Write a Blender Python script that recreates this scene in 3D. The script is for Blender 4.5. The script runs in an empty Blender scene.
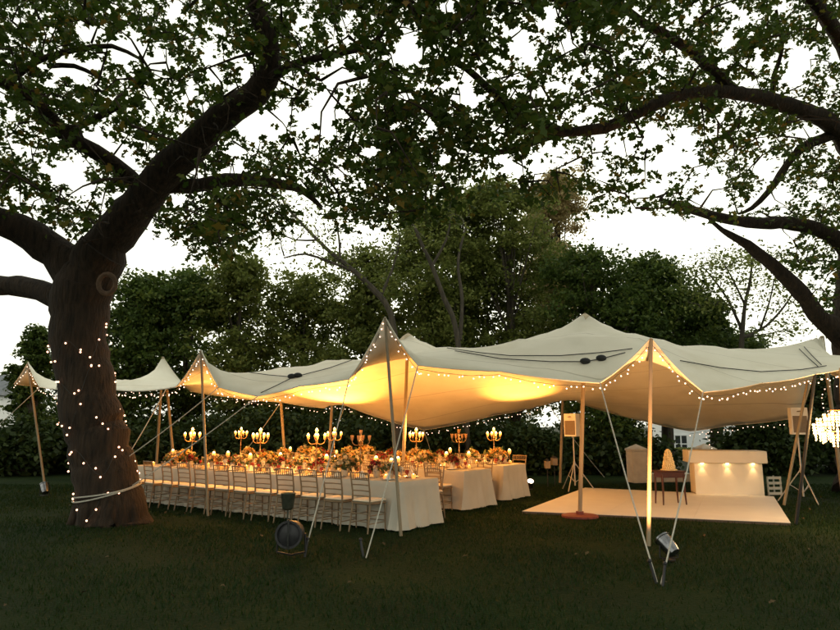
import bpy, math, random
import numpy as np
from mathutils import Vector, Matrix
from mathutils.geometry import delaunay_2d_cdt
from mathutils.bvhtree import BVHTree

SC = bpy.context.scene
COL = SC.collection
R = math.radians
rng = np.random.default_rng(7)
random.seed(7)

# ------------------------------------------------------------------ camera
F = 653.0                      # focal length in pixels of the 840 wide photograph
EYE = 1.65
PITCH = math.atan(110 / F)
cam = bpy.data.cameras.new('camera')
cam.sensor_width = 36
cam.lens = F / 840 * 36
cam.clip_end = 2000
camo = bpy.data.objects.new('camera', cam)
camo.location = (0, 0, EYE)
camo.rotation_euler = (math.pi / 2 + PITCH, 0, 0)
COL.objects.link(camo)
SC.camera = camo

# ------------------------------------------------------------------ sky, sun, exposure
SUN_EL, SUN_AZ = 9.0, 4.0     # low dusk sun beyond the trees straight ahead
w = bpy.data.worlds.new('World')
SC.world = w
w.use_nodes = True
nt = w.node_tree
nt.nodes.clear()
sky = nt.nodes.new('ShaderNodeTexSky')
sky.sky_type = 'NISHITA'
sky.sun_disc = False
sky.sun_elevation = R(SUN_EL)
sky.sun_rotation = R(SUN_AZ)
sky.air_density = 1.2
sky.dust_density = 6.0
sky.ozone_density = 1.0
hs = nt.nodes.new('ShaderNodeHueSaturation')
hs.inputs['Saturation'].default_value = 0.28
mx = nt.nodes.new('ShaderNodeMix'); mx.data_type = 'RGBA'; mx.blend_type = 'MULTIPLY'
mx.inputs['Factor'].default_value = 1.0
mx.inputs[7].default_value = (0.99, 1.0, 0.86, 1)
bg = nt.nodes.new('ShaderNodeBackground')
bg.inputs['Strength'].default_value = 0.13
wo = nt.nodes.new('ShaderNodeOutputWorld')
nt.links.new(sky.outputs[0], hs.inputs['Color'])
gm = nt.nodes.new('ShaderNodeGamma')      # thin even evening overcast: evens the clear sky out
gm.inputs['Gamma'].default_value = 0.22
nt.links.new(hs.outputs[0], gm.inputs['Color'])
nt.links.new(gm.outputs[0], mx.inputs[6])
nt.links.new(mx.outputs[2], bg.inputs['Color'])
nt.links.new(bg.outputs[0], wo.inputs['Surface'])

sl = bpy.data.lights.new('sun', 'SUN')
sl.energy = 0.12
sl.angle = R(20)
sl.color = (1.0, 0.86, 0.66)
so = bpy.data.objects.new('sun', sl)
sd = Vector((math.sin(R(SUN_AZ)) * math.cos(R(SUN_EL)), math.cos(R(SUN_AZ)) * math.cos(R(SUN_EL)), math.sin(R(SUN_EL))))
so.rotation_euler = (-sd).to_track_quat('-Z', 'Y').to_euler()
so.location = (0, 0, 30)
COL.objects.link(so)

SC.view_settings.view_transform = 'Standard'
SC.view_settings.look = 'None'
SC.view_settings.gamma = 1
SC.view_settings.use_curve_mapping = False
SC.view_settings.exposure = 2.92
SC.cycles.max_bounces = 6
SC.cycles.diffuse_bounces = 4
SC.cycles.glossy_bounces = 2
SC.cycles.transmission_bounces = 3
SC.cycles.transparent_max_bounces = 4
SC.cycles.sample_clamp_indirect = 2.0
SC.cycles.use_light_tree = True

# ------------------------------------------------------------------ geometry of the view (survey of the place)
CT, ST = math.cos(PITCH), math.sin(PITCH)
def ray(px, py):
    x = (px - 420) / F
    v = (315 - py) / F
    return np.array((x, CT - v * ST, ST + v * CT))
def P(px, py, Z):
    d = ray(px, py)
    return np.array((0, 0, EYE)) + d * (Z / d[1])
def G(px, py, z=0.0):
    d = ray(px, py)
    return np.array((0, 0, EYE)) + d * ((z - EYE) / d[2])
def proj(p):
    p = np.asarray(p, float)
    q = p - np.array((0, 0, EYE))
    f = q[..., 1] * CT + q[..., 2] * ST
    u = -q[..., 1] * ST + q[..., 2] * CT
    f = np.where(f < 0.05, 0.05, f)
    return 420 + F * q[..., 0] / f, 315 - F * u / f, f

# ------------------------------------------------------------------ materials
def mat(name, c1, c2=None, scale=8, rough=0.7, bump=0.0, bscale=None, metal=0.0, spec=0.4, bdist=0.03, stretch=None, trans=0.0, detail=6, coord='Object'):
    m = bpy.data.materials.new(name)
    m.use_nodes = True
    t = m.node_tree
    b = t.nodes['Principled BSDF']
    b.inputs['Roughness'].default_value = rough
    b.inputs['Metallic'].default_value = metal
    b.inputs['Specular IOR Level'].default_value = spec
    b.inputs['Base Color'].default_value = (*c1, 1)
    tc = t.nodes.new('ShaderNodeTexCoord')
    src = tc.outputs[coord]
    if stretch:
        mp = t.nodes.new('ShaderNodeMapping')
        mp.inputs['Scale'].default_value = stretch
        t.links.new(src, mp.inputs['Vector'])
        src = mp.outputs[0]
    if c2 is not None:
        n = t.nodes.new('ShaderNodeTexNoise')
        n.inputs['Scale'].default_value = scale
        n.inputs['Detail'].default_value = detail
        t.links.new(src, n.inputs['Vector'])
        r = t.nodes.new('ShaderNodeValToRGB')
        r.color_ramp.elements[0].position = 0.32
        r.color_ramp.elements[1].position = 0.68
        r.color_ramp.elements[0].color = (*c1, 1)
        r.color_ramp.elements[1].color = (*c2, 1)
        t.links.new(n.outputs['Fac'], r.inputs[0])
        t.links.new(r.outputs[0], b.inputs['Base Color'])
    if bump:
        n2 = t.nodes.new('ShaderNodeTexNoise')
        n2.inputs['Scale'].default_value = bscale or scale * 3
        n2.inputs['Detail'].default_value = 8
        t.links.new(src, n2.inputs['Vector'])
        bp = t.nodes.new('ShaderNodeBump')
        bp.inputs['Strength'].default_value = bump
        bp.inputs['Distance'].default_value = bdist
        t.links.new(n2.outputs['Fac'], bp.inputs['Height'])
        t.links.new(bp.outputs[0], b.inputs['Normal'])
    if trans:
        out = t.nodes['Material Output']
        tr = t.nodes.new('ShaderNodeBsdfTranslucent')
        s = b.inputs['Base Color']
        if s.is_linked:
            t.links.new(s.links[0].from_socket, tr.inputs['Color'])
        else:
            tr.inputs['Color'].default_value = (*c1, 1)
        mxs = t.nodes.new('ShaderNodeMixShader')
        mxs.inputs[0].default_value = trans
        t.links.new(b.outputs[0], mxs.inputs[1])
        t.links.new(tr.outputs[0], mxs.inputs[2])
        t.links.new(mxs.outputs[0], out.inputs['Surface'])
    return m

def emit(name, col, strength, sampled=False):
    m = bpy.data.materials.new(name)
    m.use_nodes = True
    b = m.node_tree.nodes['Principled BSDF']
    b.inputs['Base Color'].default_value = (*col, 1)
    b.inputs['Emission Color'].default_value = (*col, 1)
    b.inputs['Emission Strength'].default_value = strength
    m.cycles.emission_sampling = 'AUTO' if sampled else 'NONE'
    return m

def leafmat(name, ca, cb, cc, trans=0.35):
    """per-leaf colour from the leaf's own random value (attribute 'tint')"""
    m = bpy.data.materials.new(name)
    m.use_nodes = True
    t = m.node_tree
    b = t.nodes['Principled BSDF']
    b.inputs['Roughness'].default_value = 0.6
    b.inputs['Specular IOR Level'].default_value = 0.25
    at = t.nodes.new('ShaderNodeAttribute')
    at.attribute_name = 'tint'
    r = t.nodes.new('ShaderNodeValToRGB')
    e = r.color_ramp.elements
    e[0].position = 0.0; e[0].color = (*ca, 1)
    e[1].position = 1.0; e[1].color = (*cc, 1)
    k = e.new(0.6); k.color = (*cb, 1)
    t.links.new(at.outputs['Fac'], r.inputs[0])
    t.links.new(r.outputs[0], b.inputs['Base Color'])
    tr = t.nodes.new('ShaderNodeBsdfTranslucent')
    t.links.new(r.outputs[0], tr.inputs['Color'])
    mxs = t.nodes.new('ShaderNodeMixShader')
    mxs.inputs[0].default_value = trans
    t.links.new(b.outputs[0], mxs.inputs[1])
    t.links.new(tr.outputs[0], mxs.inputs[2])
    t.links.new(mxs.outputs[0], t.nodes['Material Output'].inputs['Surface'])
    return m

M = {
    'bark': mat('oak_bark', (0.013, 0.0085, 0.0045), (0.044, 0.027, 0.015), 5, 0.95, 1.0, 9, bdist=0.05, stretch=(3, 3, 0.55)),
    'bark_far': mat('far_bark', (0.035, 0.03, 0.022), (0.085, 0.07, 0.05), 3, 0.95, 0.6, 8, stretch=(3, 3, 0.6)),
    'scar': mat('cut_wood', (0.16, 0.1, 0.06), (0.09, 0.055, 0.035), 12, 0.9, 0.5),
    'oak': leafmat('oak_leaf', (0.030, 0.058, 0.008), (0.070, 0.112, 0.017), (0.20, 0.115, 0.02), 0.48),
    'dark_leaf': leafmat('dark_leaf', (0.036, 0.066, 0.013), (0.080, 0.122, 0.024), (0.15, 0.18, 0.035), 0.45),
    'mid_leaf': leafmat('mid_leaf', (0.085, 0.115, 0.024), (0.17, 0.20, 0.045), (0.27, 0.28, 0.075), 0.45),
    'pale_leaf': leafmat('pale_leaf', (0.26, 0.21, 0.08), (0.42, 0.33, 0.15), (0.58, 0.45, 0.24), 0.5),
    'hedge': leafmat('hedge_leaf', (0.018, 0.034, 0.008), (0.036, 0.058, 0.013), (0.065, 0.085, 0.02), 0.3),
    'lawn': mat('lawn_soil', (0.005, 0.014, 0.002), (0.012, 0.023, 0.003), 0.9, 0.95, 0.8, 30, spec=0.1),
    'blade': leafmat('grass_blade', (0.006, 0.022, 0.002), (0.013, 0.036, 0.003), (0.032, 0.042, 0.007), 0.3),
    'dead': mat('fallen_leaf', (0.06, 0.034, 0.012), (0.10, 0.065, 0.025), 6, 0.8),
    'fabric': mat('tent_fabric', (0.83, 0.78, 0.63), (0.87, 0.82, 0.68), 1.5, 0.75, 0.10, 60, spec=0.2, trans=0.07),
    'pole': mat('pole_wood', (0.25, 0.19, 0.115), (0.33, 0.26, 0.165), 3, 0.5, 0.2, 30, stretch=(6, 6, 0.5)),
    'rope': mat('rope_fibre', (0.42, 0.40, 0.33), (0.55, 0.52, 0.44), 40, 0.9, 0.4, 120),
    'cable': mat('black_cable', (0.012, 0.012, 0.012), None, rough=0.6),
    'wire': mat('string_wire', (0.03, 0.03, 0.025), None, rough=0.6),
    'bulb': emit('fairy_bulb', (1.0, 0.66, 0.48), 0.45),
    'treebulb': emit('tree_bulb', (1.0, 0.50, 0.30), 0.6),
    'cloth': mat('table_linen', (0.50, 0.465, 0.38), (0.56, 0.52, 0.43), 3, 0.85, 0.12, 90, spec=0.15),
    'chair': mat('gilt_wood', (0.20, 0.13, 0.07), (0.29, 0.20, 0.11), 9, 0.45, 0.1, 40),
    'cushion': mat('seat_pad', (0.72, 0.62, 0.46), (0.78, 0.69, 0.54), 12, 0.85, 0.15, 60),
    'brass': mat('aged_brass', (0.55, 0.33, 0.14), (0.40, 0.23, 0.10), 20, 0.32, metal=0.9),
    'candle': mat('candle_wax', (0.80, 0.70, 0.50), (0.84, 0.76, 0.58), 20, 0.5),
    'cupglass': mat('amber_cup', (0.75, 0.48, 0.24), (0.70, 0.42, 0.20), 18, 0.25, spec=0.6, trans=0.45),
    'flame': emit('candle_flame', (1.0, 0.62, 0.22), 2.2),
    'votive': emit('lit_votive', (1.0, 0.5, 0.13), 0.8),
    'china': mat('white_china', (0.78, 0.75, 0.68), (0.80, 0.78, 0.72), 5, 0.18, spec=0.6),
    'wineglass': mat('wine_glass', (0.75, 0.72, 0.66), (0.8, 0.77, 0.7), 5, 0.08, spec=0.8, trans=0.6),
    'redglass': mat('red_glass', (0.28, 0.015, 0.02), (0.35, 0.03, 0.03), 8, 0.2, spec=0.7, trans=0.3),
    'napkin': mat('folded_napkin', (0.74, 0.66, 0.50), (0.80, 0.72, 0.58), 14, 0.9, 0.2, 80),
    'orange_bloom': leafmat('cream_and_orange_bloom', (0.62, 0.30, 0.06), (0.72, 0.50, 0.22), (0.78, 0.68, 0.45), 0.25),
    'red_bloom': leafmat('burgundy_bloom', (0.16, 0.008, 0.015), (0.32, 0.02, 0.03), (0.62, 0.32, 0.14), 0.2),
    'sprig': leafmat('bouquet_leaf', (0.04, 0.06, 0.02), (0.10, 0.12, 0.04), (0.17, 0.17, 0.06), 0.3),
    'vase': mat('ceramic_vase', (0.62, 0.50, 0.33), (0.70, 0.58, 0.40), 9, 0.35),
    'floor': mat('dance_floor_board', (0.62, 0.61, 0.58), (0.66, 0.65, 0.62), 2.5, 0.55, 0.05, 40),
    'floor_edge': mat('floor_edging', (0.10, 0.07, 0.045), None, rough=0.7),
    'redbase': mat('rust_red_plate', (0.24, 0.05, 0.035), (0.16, 0.035, 0.025), 9, 0.6),
    'bar': mat('painted_panel', (0.74, 0.67, 0.54), (0.78, 0.71, 0.59), 3, 0.6, 0.04, 60),
    'downlight': emit('downlight', (1.0, 0.66, 0.28), 3, True),
    'mahogany': mat('mahogany', (0.045, 0.012, 0.008), (0.08, 0.022, 0.013), 7, 0.3, stretch=(1, 6, 1)),
    'cake': mat('golden_icing', (0.68, 0.52, 0.24), (0.76, 0.64, 0.38), 24, 0.6, 0.4, 60),
    'stone': mat('rendered_stone', (0.46, 0.42, 0.34), (0.56, 0.52, 0.43), 5, 0.9, 0.3, 40),
    'white': mat('white_paint', (0.84, 0.84, 0.82), (0.88, 0.88, 0.87), 4, 0.6),
    'roof': mat('slate_roof', (0.10, 0.11, 0.125), (0.16, 0.17, 0.185), 2, 0.7, 0.4, 30),
    'glass': mat('dark_glazing', (0.02, 0.025, 0.025), (0.04, 0.045, 0.045), 2, 0.12, spec=0.6),
    'black': mat('black_metal', (0.014, 0.014, 0.015), (0.03, 0.03, 0.032), 15, 0.45),
    'steel': mat('polished_steel', (0.30, 0.30, 0.31), (0.16, 0.16, 0.165), 14, 0.2, metal=0.95),
    'speaker': mat('speaker_case', (0.70, 0.66, 0.58), (0.74, 0.70, 0.62), 12, 0.6),
    'grille': mat('speaker_grille', (0.16, 0.12, 0.08), (0.24, 0.18, 0.12), 80, 0.7, 0.4, 120),
    'tripod': mat('grey_tube', (0.40, 0.38, 0.35), (0.46, 0.44, 0.40), 8, 0.4, metal=0.4),
    'lamp': emit('lit_lens', (1.0, 0.9, 0.75), 2.5, True),
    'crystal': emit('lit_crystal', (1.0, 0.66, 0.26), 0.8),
    'bucket': mat('tarnished_bucket', (0.10, 0.115, 0.085), (0.16, 0.17, 0.13), 12, 0.28, metal=0.8),
    'lantern': mat('lantern_case', (0.20, 0.16, 0.12), (0.26, 0.21, 0.15), 10, 0.5),
}

def clear_glass(m, amount):
    t = m.node_tree
    out = t.nodes['Material Output']
    prev = out.inputs['Surface'].links[0].from_socket
    tr = t.nodes.new('ShaderNodeBsdfTransparent')
    mxs = t.nodes.new('ShaderNodeMixShader')
    mxs.inputs[0].default_value = amount
    t.links.new(prev, mxs.inputs[1]); t.links.new(tr.outputs[0], mxs.inputs[2]); t.links.new(mxs.outputs[0], out.inputs['Surface'])
clear_glass(M['wineglass'], 0.7)
clear_glass(M['redglass'], 0.25)
def seams(m, axis_rot, width, gap):
    """stitched panel seams: a narrow darker, raised line every 'gap' metres across the sheet"""
    t = m.node_tree
    b = t.nodes['Principled BSDF']
    tc = t.nodes.new('ShaderNodeTexCoord')
    mp = t.nodes.new('ShaderNodeMapping'); mp.inputs['Rotation'].default_value = (0, 0, axis_rot)
    t.links.new(tc.outputs['Object'], mp.inputs['Vector'])
    sx = t.nodes.new('ShaderNodeSeparateXYZ'); t.links.new(mp.outputs[0], sx.inputs[0])
    pp = t.nodes.new('ShaderNodeMath'); pp.operation = 'PINGPONG'; pp.inputs[1].default_value = gap / 2
    t.links.new(sx.outputs['Y'], pp.inputs[0])
    lt = t.nodes.new('ShaderNodeMath'); lt.operation = 'LESS_THAN'; lt.inputs[1].default_value = width
    t.links.new(pp.outputs[0], lt.inputs[0])
    src = b.inputs['Base Color'].links[0].from_socket
    mixc = t.nodes.new('ShaderNodeMix'); mixc.data_type = 'RGBA'
    t.links.new(lt.outputs[0], mixc.inputs['Factor']); t.links.new(src, mixc.inputs[6])
    mixc.inputs[7].default_value = (0.60, 0.55, 0.43, 1)
    # faint stains
    n = t.nodes.new('ShaderNodeTexNoise'); n.inputs['Scale'].default_value = 0.8; n.inputs['Detail'].default_value = 9; n.inputs['Roughness'].default_value = 0.65
    t.links.new(tc.outputs['Object'], n.inputs['Vector'])
    r = t.nodes.new('ShaderNodeValToRGB'); r.color_ramp.elements[0].position = 0.36; r.color_ramp.elements[0].color = (0.92, 0.905, 0.87, 1); r.color_ramp.elements[1].position = 0.52; r.color_ramp.elements[1].color = (1, 1, 1, 1)
    t.links.new(n.outputs['Fac'], r.inputs[0])
    ml = t.nodes.new('ShaderNodeMix'); ml.data_type = 'RGBA'; ml.blend_type = 'MULTIPLY'; ml.inputs['Factor'].default_value = 1
    t.links.new(mixc.outputs[2], ml.inputs[6]); t.links.new(r.outputs[0], ml.inputs[7])
    t.links.new(ml.outputs[2], b.inputs['Base Color'])
    for nd in t.nodes:
        if nd.type == 'BSDF_TRANSLUCENT': t.links.new(ml.outputs[2], nd.inputs['Color'])
seams(M['fabric'], math.atan2(-0.4, 0.92) * -1, 0.012, 1.45)
M['patch'] = mat('peak_patch', (0.55, 0.44, 0.28), (0.62, 0.51, 0.34), 6, 0.8, 0.1, 60)

# ------------------------------------------------------------------ mesh helpers
class MB:
    def __init__(s):
        s.v = []; s.f = []
    def add(s, vs, fs):
        o = len(s.v)
        s.v.extend([tuple(map(float, p)) for p in vs])
        s.f.extend([tuple(i + o for i in f) for f in fs])
        return s
    def box(s, c, d, rz=0.0, ry=0.0, rx=0.0, bevel=0.0):
        m = Matrix.Translation(c) @ Matrix.Rotation(rz, 4, 'Z') @ Matrix.Rotation(ry, 4, 'Y') @ Matrix.Rotation(rx, 4, 'X')
        hx, hy, hz = d[0] / 2, d[1] / 2, d[2] / 2
        if bevel <= 0:
            vs = [m @ Vector((x * hx, y * hy, z * hz)) for z in (-1, 1) for y in (-1, 1) for x in (-1, 1)]
            return s.add(vs, [(0, 2, 3, 1), (4, 5, 7, 6), (0, 1, 5, 4), (2, 6, 7, 3), (0, 4, 6, 2), (1, 3, 7, 5)])
        b = min(bevel, hx * 0.9, hy * 0.9, hz * 0.9)
        rings = []
        for z, k in ((-hz, b), (-hz + b, 0), (hz - b, 0), (hz, b)):
            x, y = hx - k, hy - k
            c_ = b * 0.6 if k == 0 else b * 0.4
            rings.append([(x - c_, -y, z), (x, -y + c_, z), (x, y - c_, z), (x - c_, y, z), (-x + c_, y, z), (-x, y - c_, z), (-x, -y + c_, z), (-x + c_, -y, z)])
        vs = [m @ Vector(p) for r_ in rings for p in r_]
        fs = [tuple(range(7, -1, -1)), tuple(range(24, 32))]
        for k in range(3):
            for i in range(8):
                j = (i + 1) % 8
                fs.append((k * 8 + i, k * 8 + j, k * 8 + 8 + j, k * 8 + 8 + i))
        return s.add(vs, fs)
    def tube(s, pts, rad, n=8, cap=True, flat=None):
        pts = [np.asarray(p, float) for p in pts]
        if np.isscalar(rad):
            rad = [rad] * len(pts)
        vs = []
        t0 = pts[1] - pts[0]
        t0 /= np.linalg.norm(t0) + 1e-9
        a = np.array((0, 0, 1.0)) if abs(t0[2]) < 0.9 else np.array((1.0, 0, 0))
        u = np.cross(t0, a); u /= np.linalg.norm(u)
        for i, p in enumerate(pts):
            t = pts[min(i + 1, len(pts) - 1)] - pts[max(i - 1, 0)]
            t /= np.linalg.norm(t) + 1e-9
            u = u - t * np.dot(u, t); u /= np.linalg.norm(u) + 1e-9
            v = np.cross(t, u)
            for k in range(n):
                an = 2 * math.pi * k / n
                vs.append(p + (u * math.cos(an) + v * math.sin(an)) * rad[i])
        fs = []
        for i in range(len(pts) - 1):
            for k in range(n):
                j = (k + 1) % n
                fs.append((i * n + k, i * n + j, (i + 1) * n + j, (i + 1) * n + k))
        if cap:
            fs.append(tuple(range(n - 1, -1, -1)))
            fs.append(tuple((len(pts) - 1) * n + k for k in range(n)))
        return s.add(vs, fs)
    def lathe(s, prof, n=12, c=(0, 0, 0), cap=True):
        vs = [(c[0] + r * math.cos(2 * math.pi * k / n), c[1] + r * math.sin(2 * math.pi * k / n), c[2] + z) for r, z in prof for k in range(n)]
        fs = []
        for i in range(len(prof) - 1):
            for k in range(n):
                j = (k + 1) % n
                fs.append((i * n + k, i * n + j, (i + 1) * n + j, (i + 1) * n + k))
        if cap:
            fs.append(tuple(range(n - 1, -1, -1)))
            fs.append(tuple((len(prof) - 1) * n + k for k in range(n)))
        return s.add(vs, fs)
    def ball(s, c, r, n=8, m=5, sq=(1, 1, 1)):
        vs = [(c[0], c[1], c[2] - r * sq[2])]
        for i in range(1, m):
            th = math.pi * i / m
            for k in range(n):
                an = 2 * math.pi * k / n
                vs.append((c[0] + r * sq[0] * math.sin(th) * math.cos(an), c[1] + r * sq[1] * math.sin(th) * math.sin(an), c[2] - r * sq[2] * math.cos(th)))
        vs.append((c[0], c[1], c[2] + r * sq[2]))
        fs = [(0, 1 + (k + 1) % n, 1 + k) for k in range(n)]
        for i in range(m - 2):
            for k in range(n):
                j = (k + 1) % n
                fs.append((1 + i * n + k, 1 + i * n + j, 1 + (i + 1) * n + j, 1 + (i + 1) * n + k))
        L = len(vs) - 1
        fs += [(1 + (m - 2) * n + k, 1 + (m - 2) * n + (k + 1) % n, L) for k in range(n)]
        return s.add(vs, fs)
    def build(s, name, m, parent=None, smooth=True):
        me = bpy.data.meshes.new(name)
        me.from_pydata(s.v, [], s.f)
        me.update()
        if smooth:
            me.polygons.foreach_set('use_smooth', [True] * len(me.polygons))
            try:
                me.set_sharp_from_angle(angle=R(40))
            except Exception:
                pass
        me.materials.append(m)
        o = bpy.data.objects.new(name, me)
        COL.objects.link(o)
        if parent is not None:
            o.parent = parent
        return o

def tag(o, label=None, cat=None, group=None, kind=None):
    if label: o['label'] = label
    if cat: o['category'] = cat
    if group: o['group'] = group
    if kind: o['kind'] = kind
    return o
def thing(name, label, cat, loc=(0, 0, 0), rz=0.0, group=None):
    o = bpy.data.objects.new(name, None)
    o.empty_display_size = 0.1
    COL.objects.link(o)
    o.location = loc
    o.rotation_euler = (0, 0, rz)
    return tag(o, label, cat, group)
def dup(o, loc=None, rz=None, label=None, parent=None, kids=None):
    c = o.copy()
    COL.objects.link(c)
    if parent is not None:
        c.parent = parent
    if loc is not None: c.location = loc
    if rz is not None: c.rotation_euler = (0, 0, rz)
    if label: c['label'] = label
    for ch in KIDS.get(o.name, []) if kids is None else kids:
        dup(ch, parent=c)
    return c
KIDS = {}
def learn(o):
    """remember the children of a finished thing (and theirs) so copies need no scene search"""
    KIDS[o.name] = [c for c in bpy.data.objects if c.parent is o]
    for c in KIDS[o.name]:
        learn(c)
def lamp(kind, loc, energy, col, parent=None, radius=0.05, target=None, angle=60, blend=0.5):
    l = bpy.data.lights.new('lamp_light', kind)
    l.energy = energy; l.color = col
    l.shadow_soft_size = radius
    if kind == 'SPOT':
        l.spot_size = R(angle); l.spot_blend = blend
    o = bpy.data.objects.new('lamp_light', l)
    o.location = loc
    if target is not None:
        o.rotation_euler = (Vector(target) - Vector(loc)).to_track_quat('-Z', 'Y').to_euler()
    COL.objects.link(o)
    if parent is not None:
        o.parent = parent
        o.matrix_parent_inverse = Matrix.LocRotScale(parent.location, parent.rotation_euler, None).inverted()
    return o
ORD = ['first', 'second', 'third', 'fourth', 'fifth', 'sixth', 'seventh', 'eighth', 'ninth', 'tenth', 'eleventh', 'twelfth', 'thirteenth', 'fourteenth', 'fifteenth', 'sixteenth']

# leaves: many small lobed faces in one mesh
LEAF = np.array([(0, 0), (0.24, 0.20), (0.16, 0.36), (0.34, 0.58), (0.14, 0.74), (0, 1.0), (-0.14, 0.74), (-0.34, 0.58), (-0.16, 0.36), (-0.24, 0.20)])
LEAF_S = np.array([(0, 0), (0.26, 0.35), (0.17, 0.75), (0, 1.0), (-0.17, 0.75), (-0.26, 0.35)])
def leaves(name, pts, size, m, parent=None, tmpl=LEAF, upbias=0.6, tint=None, spread=0.35, width=1.0):
    n = len(pts)
    k = len(tmpl)
    nrm = rng.normal(size=(n, 3)); nrm[:, 2] = np.abs(nrm[:, 2]) + upbias
    nrm /= np.linalg.norm(nrm, axis=1)[:, None]
    a = rng.normal(size=(n, 3))
    a -= nrm * np.sum(a * nrm, axis=1)[:, None]
    a /= np.linalg.norm(a, axis=1)[:, None] + 1e-9
    b = np.cross(nrm, a)
    s = size * (1 + spread * rng.uniform(-1, 1, n))
    x = tmpl[:, 0][None, :, None] * width; y = (tmpl[:, 1] - 0.5)[None, :, None]
    fold = (np.abs(tmpl[:, 0]) * 0.35 - 0.25 * tmpl[:, 1] ** 2)[None, :, None]
    V = np.asarray(pts)[:, None, :] + s[:, None, None] * (x * b[:, None, :] + y * a[:, None, :] + fold * nrm[:, None, :])
    V = V.reshape(-1, 3)
    me = bpy.data.meshes.new(name)
    me.vertices.add(n * k); me.vertices.foreach_set('co', V.ravel())
    me.loops.add(n * k); me.loops.foreach_set('vertex_index', np.arange(n * k, dtype=np.int32))
    me.polygons.add(n)
    me.polygons.foreach_set('loop_start', np.arange(0, n * k, k, dtype=np.int32))
    me.polygons.foreach_set('loop_total', np.full(n, k, dtype=np.int32))
    me.update(calc_edges=True)
    at = me.attributes.new('tint', 'FLOAT', 'FACE')
    tv = rng.beta(1.6, 2.2, n) if tint is None else tint
    at.data.foreach_set('value', tv.astype(np.float32))
    me.materials.append(m)
    o = bpy.data.objects.new(name, me)
    COL.objects.link(o)
    if parent is not None: o.parent = parent
    return o

def spline(pts, rad, step=0.25):
    """Catmull-Rom through pts with radii"""
    pts = [np.asarray(p, float) for p in pts]
    q = [2 * pts[0] - pts[1]] + pts + [2 * pts[-1] - pts[-2]]
    op, orr = [], []
    for i in range(1, len(q) - 2):
        L = np.linalg.norm(q[i + 1] - q[i])
        n = max(2, int(L / step))
        for k in range(n):
            t = k / n
            p = 0.5 * ((2 * q[i]) + (-q[i - 1] + q[i + 1]) * t + (2 * q[i - 1] - 5 * q[i] + 4 * q[i + 1] - q[i + 2]) * t * t + (-q[i - 1] + 3 * q[i] - 3 * q[i + 1] + q[i + 2]) * t ** 3)
            op.append(p); orr.append(rad[i - 1] * (1 - t) + rad[i] * t)
    op.append(pts[-1]); orr.append(rad[-1])
    return op, orr

def attach_twigs(mb, nodes, targets, r0=0.012, maxseg=0.5, n=5):
    """join each spray of leaves to the nearest branch so that twigs fork like a real crown"""
    nodes = np.array(nodes)
    d0 = np.min(np.linalg.norm(targets[:, None, :] - nodes[None, ::max(1, len(nodes) // 400)], axis=2), axis=1)
    for i in np.argsort(d0):
        t = targets[i]
        d = np.linalg.norm(nodes - t, axis=1)
        j = int(np.argmin(d))
        L = d[j]
        if L < 0.05: continue
        p0 = nodes[j]
        k = max(2, int(L / maxseg) + 1)
        side = rng.normal(size=3) * L * 0.10
        pts = [p0 + (t - p0) * u + side * math.sin(math.pi * u) + np.array((0, 0, 0.12 * L * math.sin(math.pi * u))) for u in np.linspace(0, 1, k + 1)]
        rr = [max(0.005, min(0.045, r0 + 0.011 * L) * (1 - 0.8 * u)) for u in np.linspace(0, 1, k + 1)]
        mb.tube(pts, rr, n)
        nodes = np.vstack([nodes, np.array(pts[1:])])

# ================================================================== GROUND
def terrain():
    xs = np.concatenate([np.linspace(-300, -30, 10), np.linspace(-28, 28, 113), np.linspace(30, 300, 10)])
    ys = np.concatenate([np.linspace(-60, -2, 8), np.linspace(0, 40, 81), np.linspace(45, 500, 14)])
    X, Y = np.meshgrid(xs, ys)
    Zz = 0.012 * np.sin(X * 0.9 + 1.3) * np.cos(Y * 0.7) - 0.012
    vs = np.stack([X, Y, Zz], -1).reshape(-1, 3)
    nx = len(xs)
    fs = [(j * nx + i, j * nx + i + 1, (j + 1) * nx + i + 1, (j + 1) * nx + i) for j in range(len(ys) - 1) for i in range(nx - 1)]
    mb = MB(); mb.add(vs, fs)
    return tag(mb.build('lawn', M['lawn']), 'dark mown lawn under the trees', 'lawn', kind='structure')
terrain()

# ================================================================== TENT
ZS = 1.05
TENT = [  # image x, y, depth  -> outline of the stretched sheet, front edge left to right, then back edge right to left
    ('l', 14, 384, 17.2), ('t', 28, 362, 16.9), ('l', 40, 387, 16.3), ('m', 110, 389, 14.5), ('l', 176, 387, 12.5),
    ('t', 201, 350, 11.85), ('l', 219, 387, 11.55), ('l', 258, 396, 11.1), ('m', 300, 386, 10.7), ('l', 349, 379, 10.25),
    ('t', 385, 317, 9.86), ('l', 418, 365, 9.75), ('m', 500, 371, 9.6), ('l', 600, 383, 9.35), ('t', 651, 338, 9.06), ('l', 703, 392, 9.15),
    ('m', 760, 383, 9.8), ('l', 815, 374, 10.6), ('m', 850, 367, 11.0), ('t', 900, 340, 11.6), ('l', 878, 392, 13.0),
    ('l', 831, 374, 13.9), ('t', 822, 336, 14.6), ('l', 800, 417, 15.9), ('m', 730, 425, 17.4), ('l', 690, 431, 18.2), ('m', 640, 420, 18.6),
    ('l', 585, 405, 18.6), ('t', 563, 391, 18.4), ('l', 548, 404, 18.3), ('m', 495, 415, 18.4), ('l', 424, 430, 18.6), ('m', 380, 418, 18.5),
    ('l', 345, 405, 18.4), ('t', 332, 402, 18.6), ('l', 325, 408, 18.4), ('l', 281, 402, 18.0), ('l', 230, 397, 17.8), ('l', 190, 391, 17.6),
    ('t', 163, 357, 17.6), ('l', 140, 389, 17.8), ('l', 70, 388, 18.2),
]
OUT = [(k, P(x, y, z * ZS)) for k, x, y, z in TENT]
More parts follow.
